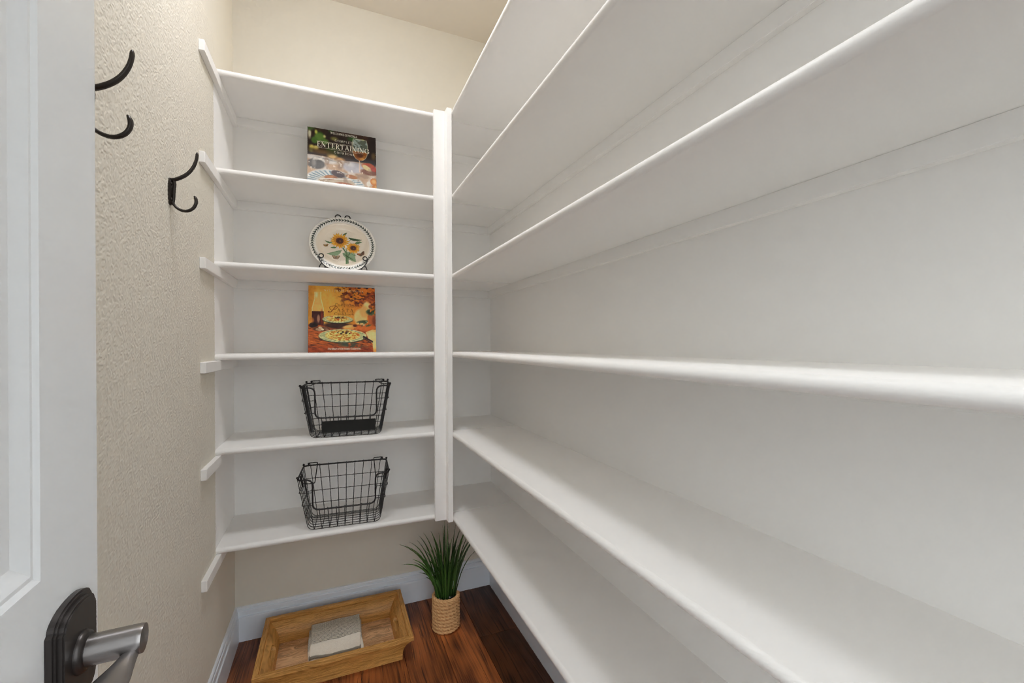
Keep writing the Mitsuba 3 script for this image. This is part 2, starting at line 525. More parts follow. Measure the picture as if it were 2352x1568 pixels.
side = ['under the empty topmost shelf', 'under the dark green cookbook shelf', 'under the shelf of the sunflower plate', 'under the shelf of the orange cookbook', 'under the shelf of the basket with a label', 'under the lowest back shelf']
for i, h in enumerate(HS):
    m = block(XL, XL + CT, YC, YB, h - TS - CH, h - TS, bev=0.0016)
    single('shelf_cleat', f'white cleat end on the left wall {side[i]}', 'cleat', m, 'mat_shelf_y', group='cleats on the left wall')
for i in range(4):
    h = HS[i]
    m = block(XL + CT, XR, YB - CT, YB, h - TS - CH, h - TS, bev=0.001)
    single('shelf_cleat', f'white cleat on the back wall under the {order[i]} back shelf', 'cleat', m, 'mat_shelf_x', group='cleats on the back wall')
for i in range(4):
    h = HS[i]
    m = block(XR - CT, XR, YF, YB - CT, h - TS - CH, h - TS, bev=0.001)
    if i == 3:
        m.vertices[:, 2] -= (1.0 - (m.vertices[:, 1] - YF) / (YS - YF)) * 0.004 + 0.0002
    single('shelf_cleat', f'long white cleat on the right wall under the {order[i]} long shelf', 'cleat', m, 'mat_shelf_y', group='cleats on the right wall')

k = thing('corner_post', 'white post of two boards where the back shelves meet the long shelves', 'post')
part(k, 'face_board', block(0.3868, 0.4318, YS - 0.0125, YS + 0.006, HS[5] - TS - 0.002, HS[0] + 0.006, bev=0.0008), 'mat_trim')
part(k, 'edge_board', block(0.4320, 0.4530, YS - 0.0450, YS - 0.0010, HS[5] - TS - 0.0025, HS[0] + 0.0065, bev=0.0014), 'mat_trim')

# ================================================================ CEILING LAMP (over the middle of the pantry, above the frame)
k = thing('ceiling_light', 'round flush ceiling light with a frosted dome', 'ceiling light')
part(k, 'base', frame(lathe([(0.0001, 0), (0.165, 0), (0.165, -0.02), (0.150, -0.026), (0.0001, -0.026)], 48), [1, 0, 0], [0, 1, 0], [0, 0, 1], [*LAMP, H]), 'mat_lever', 40)
dome = lathe([(0.148, 0.0)] + [(0.148 * math.cos(a), -0.072 * math.sin(a)) for a in np.linspace(0.12, math.pi / 2 - 0.02, 14)] + [(0.0001, -0.072)], 48)
dome = frame(dome, [1, 0, 0], [0, 1, 0], [0, 0, 1], [*LAMP, H - 0.026])
if dome.face_normals[np.argmin(dome.triangles_center[:, 2])][2] > 0:
    dome.invert()
dk = part(k, 'dome', dome, 'mat_trim', 60)
scene[dk]['emitter'] = dict(type='area', radiance=dict(type='rgb', value=LAMP_RADIANCE))


# ================================================================ COAT HOOKS
def coat_hook(y, dz, label, reach=1.0):
    k = thing('coat_hook', label, 'coat hook', 'coat hooks on the left wall')
    z = lambda v: v + dz
    pl = []
    for t in np.linspace(-1, 1, 25):
        pl.append((0.0125 * math.sqrt(max(1 - t * t, 0)) ** 0.8 + 0.0005, t * 0.034))
    out = Polygon(pl + [(-a, b) for a, b in pl[::-1]])
    pm = cat([prism(out, 0.0035), prism(out.buffer(-0.003), 0.0055)])
    part(k, 'wall_plate', frame(pm, [0, 1, 0], [0, 0, 1], [1, 0, 0], [XL + 0.0004, y, z(1.5945)]), 'mat_bronze')
    for dzs in (0.018, -0.020):
        s = trimesh.creation.icosphere(2, 0.0036)
        s.apply_scale([0.6, 1, 1])
        s.apply_translation([XL + 0.0062, y - 0.006 + 0.0, z(1.5945 + dzs)])
        part(k, 'screw', s, 'mat_bronze', True)
    X = lambda v: XL + v * (reach if v > 0.012 else 1.0)
    body = spline([(X(0.005), y, z(1.626)), (X(0.0095), y, z(1.6215)), (X(0.0105), y, z(1.606)), (X(0.0095), y, z(1.585)), (X(0.0075), y, z(1.5665))], 24)
    part(k, 'stem', sweep(body, np.linspace(0.0052, 0.0040, 24), 10, ab=(0.75, 1.0), up=(0, 1, 0)), 'mat_bronze', 50)
    upper = spline([(X(0.006), y, z(1.6235)), (X(0.016), y, z(1.6275)), (X(0.028), y, z(1.6350)), (X(0.0400), y, z(1.6465)), (X(0.0505), y, z(1.6640)), (X(0.0562), y, z(1.6820)), (X(0.0580), y, z(1.7000))], 36)
    part(k, 'upper_prong', sweep(upper, np.r_[np.linspace(0.0052, 0.0040, 34), 0.0034, 0.0018], 10, ab=(0.85, 1.25), up=(0, 1, 0)), 'mat_bronze', 50)
    lower = spline([(X(0.0060), y, z(1.5710)), (X(0.0105), y, z(1.5610)), (X(0.0200), y, z(1.5525)), (X(0.0330), y, z(1.5495)), (X(0.0450), y, z(1.5545)), (X(0.0530), y, z(1.5650)), (X(0.0555), y, z(1.5770)), (X(0.0515), y, z(1.5895))], 36)
    part(k, 'lower_prong', sweep(lower, np.r_[np.linspace(0.0036, 0.0045, 33), 0.0040, 0.0034, 0.0018], 10, ab=(0.85, 1.25), up=(0, 1, 0)), 'mat_bronze', 50)
    return k


coat_hook(1.315, 0.0, 'dark bronze double coat hook, the whole one, on the left wall by the shelf cleat')
coat_hook(0.915, 0.008, 'dark bronze double coat hook on the left wall, half hidden behind the door', 1.09)

# ================================================================ lettering: a small serif capital alphabet drawn with strokes
TH, TN = 0.150, 0.062


def st(pts, w):
    return LineString(pts).buffer(w / 2, cap_style='flat', join_style='mitre')


def arc(cx, cy, rx, ry, a0, a1, n=20):
    return [(cx + rx * math.cos(math.radians(a)), cy + ry * math.sin(math.radians(a))) for a in np.linspace(a0, a1, n)]


def ring2(cx, cy, rx, ry, w, thin):
    return affinity.scale(Point(cx, cy).buffer(1, 24), rx, ry).difference(affinity.scale(Point(cx, cy).buffer(1, 24), rx - w, ry - thin))


def serif(x, y, w=0.24):
    return sbox(x - w / 2, y - 0.028 if y > 0.5 else y, x + w / 2, y if y > 0.5 else y + 0.028)


def glyph(c):
    s = []
    if c == 'I':
        return unary_union([st([(0.17, 0), (0.17, 1)], TH), serif(0.17, 0, 0.32), serif(0.17, 1, 0.32)]), 0.34
    if c == 'L':
        return unary_union([st([(0.2, 0), (0.2, 1)], TH), serif(0.2, 1, 0.36), serif(0.16, 0, 0.3), st([(0.13, 0.03), (0.62, 0.03)], TN), st([(0.60, 0), (0.62, 0.25)], TN)]), 0.66
    if c == 'E':
        return unary_union([st([(0.2, 0), (0.2, 1)], TH), serif(0.15, 0, 0.26), serif(0.15, 1, 0.26), st([(0.13, 0.03), (0.62, 0.03)], TN), st([(0.13, 0.97), (0.58, 0.97)], TN), st([(0.2, 0.52), (0.5, 0.52)], TN), st([(0.6, 0), (0.63, 0.24)], TN), st([(0.57, 1), (0.58, 0.78)], TN), st([(0.49, 0.42), (0.49, 0.62)], TN)]), 0.68
    if c == 'T':
        return unary_union([st([(0.38, 0), (0.38, 1)], TH), serif(0.38, 0, 0.34), st([(0.02, 0.97), (0.74, 0.97)], TN), st([(0.05, 1), (0.03, 0.74)], TN), st([(0.71, 1), (0.73, 0.74)], TN)]), 0.76
    if c == 'N':
        return unary_union([st([(0.15, 0), (0.15, 1)], TN), st([(0.72, 0), (0.72, 1)], TN), st([(0.14, 0.99), (0.71, 0.01)], TH), serif(0.14, 0, 0.26), serif(0.72, 1, 0.26), serif(0.1, 1, 0.2)]), 0.86
    if c == 'M':
        return unary_union([st([(0.14, 0), (0.17, 1)], TN), st([(0.86, 0), (0.83, 1)], TH), st([(0.18, 1), (0.50, 0.05)], TH * .9), st([(0.50, 0.05), (0.82, 1)], TN), serif(0.14, 0, 0.24), serif(0.86, 0, 0.3)]), 1.0
    if c == 'W':
        return unary_union([st([(0.10, 1), (0.34, 0.02)], TH), st([(0.34, 0.02), (0.55, 0.9)], TN), st([(0.53, 0.95), (0.77, 0.02)], TH), st([(0.77, 0.02), (1.0, 1)], TN), serif(0.1, 1, 0.26), serif(1.0, 1, 0.24)]), 1.1
    if c == 'A':
        return unary_union([st([(0.1, 0), (0.42, 1)], TN), st([(0.40, 1), (0.72, 0)], TH), st([(0.2, 0.34), (0.6, 0.34)], TN), serif(0.1, 0, 0.24), serif(0.72, 0, 0.3)]), 0.84
    if c in 'OCG':
        r = ring2(0.45, 0.5, 0.43, 0.52, TH, TN * 0.8)
        if c == 'O':
            return r, 0.9
        r = r.difference(Polygon([(0.5, 0.5), (1.1, 0.86), (1.1, 0.16 if c == 'C' else 0.30), (0.6, 0.3 if c == 'C' else 0.45)]))
        e = [r, st([(0.80, 0.98), (0.80, 0.72)], TN)]
        if c == 'G':
            e += [st([(0.78, 0.05), (0.78, 0.44)], TH), serif(0.76, 0.44, 0.3)]
        return unary_union(e), 0.9
    if c in 'PRB':
        e = [st([(0.2, 0), (0.2, 1)], TH), serif(0.2, 0, 0.34), serif(0.15, 1, 0.24)]
        e.append(ring2(0.36, 0.74, 0.27, 0.26, TH * .9, TN).intersection(sbox(0.34, 0.4, 1, 1.1)))
        e += [st([(0.13, 0.97), (0.38, 0.97)], TN), st([(0.2, 0.51), (0.38, 0.51)], TN)]
        if c == 'R':
            e += [st([(0.36, 0.5), (0.72, 0.01)], TH), serif(0.74, 0, 0.22)]
        if c == 'B':
            e += [ring2(0.38, 0.27, 0.31, 0.27, TH * .9, TN).intersection(sbox(0.34, -0.1, 1, 0.6)), st([(0.13, 0.03), (0.4, 0.03)], TN)]
        return unary_union(e), 0.76
    if c == 'K':
        return unary_union([st([(0.2, 0), (0.2, 1)], TH), serif(0.2, 0, 0.34), serif(0.2, 1, 0.34), st([(0.24, 0.42), (0.66, 1)], TN), st([(0.36, 0.58), (0.74, 0)], TH), serif(0.66, 1, 0.24), serif(0.75, 0, 0.26)]), 0.84
    if c == 'S':
        a = arc(0.34, 0.75, 0.23, 0.225, 30, 270) + arc(0.34, 0.265, 0.25, 0.245, 90, -150)
        return unary_union([LineString(a).buffer(TH * 0.42, cap_style='flat'), st([(0.55, 0.98), (0.56, 0.74)], TN), st([(0.1, 0.02), (0.09, 0.28)], TN)]), 0.66
    bowl = lambda cx: ring2(cx, 0.31, 0.27, 0.33, TH * .85, TN)
    if c == 'o':
        return ring2(0.34, 0.31, 0.31, 0.33, TH * .85, TN), 0.68
    if c == 'e':
        return unary_union([ring2(0.34, 0.31, 0.30, 0.33, TH * .85, TN).difference(Polygon([(0.4, 0.30), (0.8, 0.30), (0.8, 0.10), (0.5, 0.14)])), st([(0.1, 0.33), (0.62, 0.33)], TN)]), 0.66
    if c == 'l':
        return unary_union([st([(0.17, 0), (0.17, 1)], TH), serif(0.17, 0, 0.32), serif(0.12, 1, 0.2)]), 0.34
    if c == 't':
        return unary_union([st([(0.2, 0.04), (0.2, 0.86)], TH), st([(0.03, 0.6), (0.42, 0.6)], TN), st([(0.16, 0.03), (0.42, 0.05)], TN * 1.3)]), 0.44
    if c in 'bk':
        e = [st([(0.17, 0), (0.17, 1)], TH), serif(0.12, 1, 0.2)]
        e += [bowl(0.36)] if c == 'b' else [serif(0.17, 0, 0.3), st([(0.2, 0.24), (0.56, 0.62)], TN), st([(0.30, 0.36), (0.62, 0)], TH), serif(0.56, 0.6, 0.2), serif(0.64, 0, 0.24)]
        return unary_union(e), 0.70
    if c == 'p':
        return unary_union([st([(0.17, -0.32), (0.17, 0.63)], TH), st([(0.02, -0.32), (0.32, -0.32)], TN), serif(0.10, 0.63, 0.2), bowl(0.36)]), 0.70
    if c == 'm':
        hump = lambda x: st(arc(x + 0.16, 0.40, 0.16, 0.20, 180, 0) + [(x + 0.32, 0)], TH * .8)
        return unary_union([st([(0.15, 0), (0.15, 0.63)], TH), hump(0.17), hump(0.50), serif(0.15, 0, 0.26), serif(0.49, 0, 0.24), serif(0.82, 0, 0.26), serif(0.08, 0.63, 0.18)]), 0.96
    if c == '-':
        return sbox(0.05, 0.34, 0.35, 0.42), 0.40
    return None, 0.4


def lettering(text, width, cap, track=0.12):
    """Shapely shape of the text, capitals cap tall, stretched to the given width, left end at x=0, baseline y=0."""
    x, gs = 0.0, []
    for c in text:
        g, adv = glyph(c)
        if g is not None:
            gs.append(affinity.translate(g, x, 0))
        x += adv + track
    x -= track
    return affinity.scale(unary_union(gs), width / x, cap, origin=(0, 0))


def polys(g):
    return [p for p in getattr(g, 'geoms', [g]) if p.geom_type == 'Polygon' and p.area > 1e-12]


def stamp(shape, z, depth=0.00025):
    return cat([prism(p, depth) for p in polys(shape)]).apply_translation([0, 0, z])


def sans(text, width, cap, slant=0.0, bold=True):
    m = meshkit.text_mesh(text, cap, 0.00025, bold)
    b = m.bounds
    m.apply_translation([-b[0][0], 0, 0])
    m.apply_scale([width / (b[1][0] - b[0][0]), 1, 1])
    m.vertices[:, 0] += slant * m.vertices[:, 1]
    return m


# ---------------------------------------------------------------- cover pictures: colour of a point (s to the right, t down, both 0..1) of the printed cover
def ell(s, t, cx, cy, rx, ry, soft=0.012, rot=0.0):
    c, q = math.cos(rot), math.sin(rot)
    dx, dy = s - cx, t - cy
    d = np.sqrt(((dx * c + dy * q) / rx) ** 2 + ((-dx * q + dy * c) / ry) ** 2)
    return np.clip((1 - d) * min(rx, ry) / soft + 0.5, 0, 1)


def over(c, col, a):
    return c * (1 - a[..., None]) + np.asarray(col, float) * a[..., None]


def nz(s, t, k, seed=0, o=3):
    return meshkit.fbm(np.stack([s * k, t * k, np.zeros_like(s) + seed * 3.7], -1), o, seed)


def sstep(a, b, x):
    u = np.clip((x - a) / (b - a), 0, 1)
    return u * u * (3 - 2 * u)


def entertaining_picture(s, t):
    n1, n2 = nz(s, t, 5, 1), nz(s, t, 14, 2)
    c = np.zeros(s.shape + (3,)) + [34, 20, 14]
    c = over(c, [62, 36, 20], sstep(0.4, 0.7, n1))
    c = over(c, [50, 78, 26], sstep(0.50, 0.62, nz(s, t, 6, 3)) * sstep(0.46, 0.36, t) * sstep(0.62, 0.2, s))
    for cx, cy, rx, ry, col, so in ((0.17, 0.13, 0.075, 0.06, [92, 128, 48], .03), (0.10, 0.19, 0.05, 0.05, [74, 112, 40], .03), (0.24, 0.19, 0.06, 0.045, [80, 116, 44], .03), (0.06, 0.30, 0.035, 0.035, [206, 190, 92], .03), (0.12, 0.305, 0.035, 0.035, [222, 206, 118], .03),
                                     (0.03, 0.10, 0.022, 0.07, [206, 202, 172], .02), (0.12, 0.06, 0.02, 0.03, [196, 202, 90], .02), (0.24, 0.11, 0.018, 0.02, [210, 206, 140], .02), (0.38, 0.125, 0.05, 0.03, [120, 116, 60], .03), (0.80, 0.075, 0.018, 0.018, [196, 204, 76], .015),
                                     (0.66, 0.085, 0.08, 0.035, [44, 84, 30], .03), (0.03, 0.02, 0.06, 0.03, [70, 96, 40], .03), (0.05, 0.35, 0.03, 0.03, [112, 116, 60], .03), (0.96, 0.30, 0.03, 0.05, [92, 72, 40], .03), (0.35, 0.40, 0.07, 0.035, [204, 170, 112], .03), (0.46, 0.43, 0.06, 0.03, [190, 140, 84], .03), (0.20, 0.35, 0.14, 0.04, [100, 72, 34], .05)):
        c = over(c, col, ell(s, t, cx, cy, rx, ry, so))
    # table: linen, silver, china
    tab = sstep(0.415, 0.435, t + 0.012 * np.sin(s * 9) - 0.03 * (s > 0.5) * (s - 0.5))
    base = np.zeros_like(c) + [206, 168, 134]
    base = over(base, [232, 216, 200], sstep(0.45, 0.62, n1))
    c = over(c, [214, 176, 140], tab) * 0 + c * (1 - tab[..., None]) + base * tab[..., None]
    c = over(c, [236, 226, 216], ell(s, t, 0.20, 0.465, 0.24, 0.045, .02, 0.10))
    c = over(c, [178, 170, 162], ell(s, t, 0.27, 0.455, 0.12, 0.012, .01, 0.12))
    c = over(c, [98, 92, 88], ell(s, t, 0.12, 0.545, 0.125, 0.075, .02))
    c = over(c, [150, 144, 138], ell(s, t, 0.09, 0.53, 0.03, 0.06, .03))
    c = over(c, [196, 190, 194], ell(s, t, 0.66, 0.52, 0.17, 0.085, .03))
    c = over(c, [222, 216, 214], ell(s, t, 0.60, 0.48, 0.06, 0.03, .03))
    c = over(c, [126, 66, 36], ell(s, t, 0.90, 0.56, 0.14, 0.05, .02))
    c = over(c, [30, 24, 26], ell(s, t, 0.91, 0.42, 0.09, 0.05, .02, 0.5))
    c = over(c, [196, 72, 28], ell(s, t, 0.88, 0.47, 0.10, 0.05, .015))
    c = over(c, [236, 212, 150], ell(s, t, 0.855, 0.50, 0.075, 0.035, .015, 0.5))
    c = over(c, [176, 48, 22], ell(s, t, 0.97, 0.51, 0.05, 0.035, .015))
    # big dish
    c = over(c, [226, 226, 220], ell(s, t, 0.40, 0.79, 0.42, 0.185, .012, 0.05))
    ringm = ell(s, t, 0.40, 0.79, 0.40, 0.17, .01, 0.05) * (1 - ell(s, t, 0.42, 0.80, 0.27, 0.115, .01, 0.05))
    ang = np.arctan2((t - 0.79) / 0.18, (s - 0.40) / 0.41)
    c = over(c, [112, 142, 158], ringm * (np.sin(ang * 34) > 0.15) * 0.75)
    c = over(c, [206, 186, 160], ell(s, t, 0.42, 0.80, 0.27, 0.115, .01, 0.05))
    c = over(c, [66, 44, 44], ell(s, t, 0.43, 0.655, 0.10, 0.05, .012, 0.2) * sstep(0.3, 0.45, n2 + 0.1))
    c = over(c, [150, 86, 48], ell(s, t, 0.33, 0.72, 0.09, 0.035, .012, -0.1))
    c = over(c, [196, 128, 72], ell(s, t, 0.31, 0.712, 0.06, 0.018, .012, -0.1))
    c = over(c, [178, 110, 56], ell(s, t, 0.63, 0.67, 0.09, 0.03, .012, 0.1) * sstep(0.35, 0.5, n2 + 0.12))
    c = over(c, [92, 54, 30], ell(s, t, 0.40, 0.84, 0.20, 0.035, .012, 0.15))
    c = over(c, [174, 98, 60], ell(s, t, 0.52, 0.80, 0.12, 0.03, .012, 0.0) * sstep(0.35, 0.5, n2 + 0.15))
    for cx, cy, r in ((0.96, 0.70, 0.055), (1.0, 0.80, 0.07), (0.93, 0.84, 0.05)):
        c = over(c, [214, 128, 52], ell(s, t, cx, cy, r, r, .012))
        c = over(c, [238, 178, 104], ell(s, t, cx, cy, r * .6, r * .6, .03))
    c = over(c, [242, 232, 214], ell(s, t, 0.88, 0.745, 0.03, 0.04, .01))
    d = np.abs((t - 0.755) + (s - 0.15) * 0.085)
    c = over(c, [246, 238, 226], np.clip((0.008 - d) / 0.004 + .5, 0, 1) * (s > 0.13) * (s < 0.75))
    c = c + (n2[..., None] - 0.5) * 46 * (0.4 + 0.6 * tab[..., None])
    c = c * (1 - 0.20 * tab[..., None])
    c = over(c, [120, 96, 78], tab * sstep(0.56, 0.72, nz(s, t, 11, 31)) * 0.55)
    c = over(c, [236, 228, 214], tab * sstep(0.60, 0.70, nz(s, t, 19, 32)) * 0.5)
    # wine glass standing in front of the title
    gx = 0.757
    bowl = np.where(t < 0.25, 0.098 + 0.020 * np.sin(np.clip((t - 0.07) / 0.18, 0, 1) * 2.4), 0.112 * np.sqrt(np.clip(1 - ((t - 0.25) / 0.15) ** 2, 0, 1)))
    bowl = np.where((t > 0.068) & (t < 0.40), bowl, 0)
    inb = np.clip((bowl - np.abs(s - gx)) / 0.006 + 0.3, 0, 1) * (bowl > 0)
    gl = np.zeros_like(c) + [96, 108, 92]
    gl = over(gl, [168, 186, 182], sstep(0.5, 0.62, nz(s, t, 16, 6)))
    gl = over(gl, [40, 48, 30], sstep(0.58, 0.7, nz(s, t, 20, 8)))
    wine = np.zeros_like(c) + [150, 84, 24]
    wine = over(wine, [222, 160, 70], sstep(0.5, 0.72, nz(s, t, 14, 7)))
    wine = over(wine, [92, 44, 14], ell(s, t, gx, 0.315, 0.055, 0.04, .03))
    gl = np.where((t > 0.262)[..., None], wine, gl)
    gl = over(gl, [214, 170, 96], np.clip(1 - np.abs(t - 0.262) / 0.006, 0, 1))
    edge = np.clip(1 - np.abs(np.abs(s - gx) - bowl) / 0.009, 0, 1) * (bowl > 0)
    c = over(c, 0 * c + gl, inb * 0.9)
    c = over(c, [230, 226, 196], edge * 0.75)
    c = over(c, [228, 226, 206], ell(s, t, gx, 0.070, 0.098, 0.008, .005) * 0.7)
    c = over(c, [196, 170, 150], np.clip((0.011 - np.abs(s - gx + 0.01)) / 0.005, 0, 1) * (t > 0.40) * (t < 0.58) * 0.85)
    return np.clip(c, 0, 255)


def pasta_picture(s, t):
    n1, n2 = nz(s, t, 4, 11), nz(s, t, 22, 12)
    c = np.zeros(s.shape + (3,)) + [216, 156, 58]
    c = over(c, [206, 112, 34], sstep(0.35, 0.95, s + (n1 - 0.5) * 0.5))
    c = over(c, [226, 176, 84], ell(s, t, 0.22, 0.20, 0.22, 0.2, .2) * 0.5)
    c = over(c, [196, 128, 46], ell(s, t, 0.02, 0.2, 0.08, 0.4, .1) * 0.7)
    lf = sstep(0.53, 0.60, nz(s * 1.0 + t * 0.5, t * 1.6 - s * .4, 27, 13, 2)) * sstep(0.36, 0.55, s + (0.14 - t) * 0.5) * sstep(0.36, 0.24, t + (0.8 - s) * 0.08)
    c = over(c, [86, 34, 22], lf * 0.9)
    c = over(c, [150, 62, 28], sstep(0.5, 0.58, nz(s, t, 22, 14, 2)) * sstep(0.45, 0.7, s) * sstep(0.30, 0.2, t) * 0.7)
    c = over(c, [60, 26, 30], sstep(0.62, 0.68, nz(s, t, 32, 15, 2)) * sstep(0.4, 0.6, s) * sstep(0.32, 0.22, t))
    # jug, pot plant and herbs on the right
    c = over(c, [236, 190, 118], ell(s, t, 0.77, 0.47, 0.10, 0.13, .03))
    c = over(c, [240, 196, 128], ell(s, t, 0.87, 0.30, 0.06, 0.08, .03))
    c = over(c, [226, 166, 92], ell(s, t, 0.83, 0.38, 0.07, 0.09, .03))
    c = over(c, [150, 70, 30], ell(s, t, 0.92, 0.30, 0.025, 0.03, .015))
    c = over(c, [178, 88, 44], np.clip((0.075 - np.abs(s - 0.955) - 0.12 * (t - 0.44)) / 0.01, 0, 1) * (t > 0.43) * (t < 0.58))
    c = over(c, [112, 48, 26], ell(s, t, 1.0, 0.52, 0.05, 0.08, .03) * 0.8)
    c = over(c, [70, 84, 56], ell(s, t, 0.94, 0.375, 0.085, 0.06, .02) * sstep(0.36, 0.5, nz(s, t, 26, 16, 2)))
    c = over(c, [42, 54, 36], ell(s, t, 0.95, 0.385, 0.08, 0.05, .02) * sstep(0.52, 0.6, nz(s, t, 30, 17, 2)))
    # table
    ty = 0.575
    tab = sstep(ty, ty + 0.02, t)
    wood = np.zeros_like(c) + [176, 84, 34]
    gr = nz(s * 2 + t * 3, t * 14 - s * 3, 5, 18, 3)
    wood = over(wood, [92, 40, 22], sstep(0.48, 0.66, gr))
    wood = over(wood, [216, 122, 56], sstep(0.42, 0.30, gr))
    wood = over(wood, [150, 50, 22], sstep(0.86, 1.0, t) * 0.6)
    c = c * (1 - tab[..., None]) + wood * tab[..., None]
    c = over(c, [60, 34, 28], ell(s, t, 0.42, 0.60, 0.20, 0.05, .03))
    c = over(c, [206, 104, 42], ell(s, t, 0.85, 0.63, 0.145, 0.05, .012))
    c = over(c, [72, 82, 52], ell(s, t, 0.82, 0.565, 0.12, 0.05, .015) * sstep(0.38, 0.5, nz(s, t, 28, 19, 2)))
    c = over(c, [214, 206, 166], ell(s, t, 0.80, 0.56, 0.09, 0.035, .01) * sstep(0.58, 0.64, nz(s, t, 34, 20, 2)))
    c = over(c, [216, 150, 72], ell(s, t, 0.60, 0.625, 0.10, 0.037, .012, -0.12))
    c = over(c, [236, 184, 112], ell(s, t, 0.58, 0.615, 0.07, 0.015, .02, -0.12))
    c = over(c, [84, 34, 22], ell(s, t, 0.68, 0.60, 0.03, 0.02, .01))
    # napkin on the right
    nap = sstep(-0.006, 0.006, s - np.interp(t, [0.64, 0.70, 0.80, 0.87, 1.0], [0.99, 0.84, 0.885, 0.945, 0.955])) * sstep(0.655, 0.665, t)
    c = over(c, [222, 156, 76], nap)
    c = over(c, [244, 202, 134], nap * sstep(0.45, 0.6, nz(s, t, 6, 21)))
    # bottle and glass on the left
    bw = np.where(t < 0.20, 0.052, np.where(t < 0.34, 0.052 + (t - 0.20) / 0.14 * 0.036, 0.088))
    bt = (t > 0.095) & (t < 0.595)
    inb = np.clip((bw - np.abs(s - 0.135)) / 0.006, 0, 1) * bt
    c = over(c, [226, 176, 96], inb * 0.75)
    c = over(c, [246, 224, 164], np.clip(1 - np.abs(np.abs(s - 0.135) - bw + .008) / 0.01, 0, 1) * bt * 0.8)
    c = over(c, [236, 214, 160], ell(s, t, 0.115, 0.14, 0.02, 0.04, .02) * 0.8)
    c = over(c, [62, 24, 22], inb * sstep(0.385, 0.395, t))
    c = over(c, [190, 140, 110], ell(s, t, 0.145, 0.50, 0.02, 0.06, .01) * 0.8)
    c = over(c, [120, 40, 24], ell(s, t, 0.195, 0.49, 0.02, 0.1, .02))
    c = over(c, [38, 22, 22], ell(s, t, 0.075, 0.60, 0.062, 0.045, .01))
    c = over(c, [196, 122, 52], ell(s, t, 0.05, 0.525, 0.03, 0.04, .02) * 0.8)
    # small bowl with garlic and olives
    c = over(c, [186, 94, 48], ell(s, t, 0.185, 0.665, 0.15, 0.048, .01))
    c = over(c, [96, 52, 34], ell(s, t, 0.19, 0.655, 0.125, 0.035, .01))
    for cx, cy, col in ((0.17, 0.635, [214, 190, 152]), (0.13, 0.66, [170, 136, 102]), (0.20, 0.66, [226, 206, 170]), (0.24, 0.645, [120, 84, 60]), (0.16, 0.67, [190, 150, 118]), (0.27, 0.665, [150, 104, 76])):
        c = over(c, col, ell(s, t, cx, cy, 0.028, 0.017, .008))
    # two plates of pasta
    for cx, cy, rx, ry in ((0.425, 0.505, 0.225, 0.055), (0.50, 0.755, 0.352, 0.098)):
        c = over(c, [40, 46, 36], ell(s, t, cx, cy + 0.012, rx, ry, .008))
        c = over(c, [232, 218, 160], ell(s, t, cx, cy, rx, ry, .006))
        ang = np.arctan2((t - cy) / ry, (s - cx) / rx)
        rg = ell(s, t, cx, cy, rx * .97, ry * .95, .006) * (1 - ell(s, t, cx, cy, rx * .72, ry * .72, .01))
        c = over(c, [112, 136, 92], rg * (0.25 + 0.75 * (np.sin(ang * 26) > 0.3)) * 0.85)
        c = over(c, [222, 170, 78], ell(s, t, cx, cy - 0.006, rx * .72, ry * .80, .008))
        st_ = nz(s * 1.6, t * 3.2, 26, 23, 2)
        inn = ell(s, t, cx, cy - 0.006, rx * .70, ry * .78, .008)
        c = over(c, [246, 216, 128], inn * sstep(0.5, 0.6, st_))
        c = over(c, [176, 110, 36], inn * sstep(0.44, 0.36, st_))
        c = over(c, [78, 54, 34], ell(s, t, cx + 0.02, cy - ry * .45, rx * .32, ry * .26, .006) * sstep(0.46, 0.52, nz(s, t, 40, 24, 2)))
        c = over(c, [196, 88, 44], inn * sstep(0.64, 0.68, nz(s, t, 32, 25, 2)))
    c = over(c, [58, 66, 52], ell(s, t, 0.62, 0.895, 0.20, 0.035, .03, 0.1) * sstep(0.35, 0.6, n2))
    d = np.abs((t - 0.775) - (s - 0.82) * 0.55)
    c = over(c, [42, 26, 30], np.clip((0.016 - d) / 0.006, 0, 1) * (s > 0.80) * (s < 0.95))
    d = np.abs((t - 0.80) - (s - 0.82) * 0.62)
    c = over(c, [52, 34, 34], np.clip((0.010 - d) / 0.006, 0, 1) * (s > 0.80) * (s < 0.92))
    c = c + (n2[..., None] - 0.5) * 40
    return np.clip(c, 0, 255)


def cover(picture, w, h, stamps, N=300, ink=1.0):
    """Front cover: printed sheet in the xy plane, origin at its lower left corner, facing +z; stamps = [(mesh or shape, colour)]."""
    M = int(N * h / w)
    s, t = np.meshgrid(np.linspace(0, 1, N), np.linspace(0, 1, M), indexing='ij')
    col = np.minimum(lin(picture(s, t)) * ink, 0.92)
    P = np.stack([s * w, (1 - t) * h, np.zeros_like(s)], -1)
    g = gridmesh(P[:, ::-1])
    col = col[:, ::-1].reshape(-1, 3)
    ms, cs = [g], [col]
    for m, c in stamps:
        ms.append(m)
        cs.append(np.tile(lin(*c), (len(m.vertices), 1)))
    return cat(ms), np.vstack(cs)


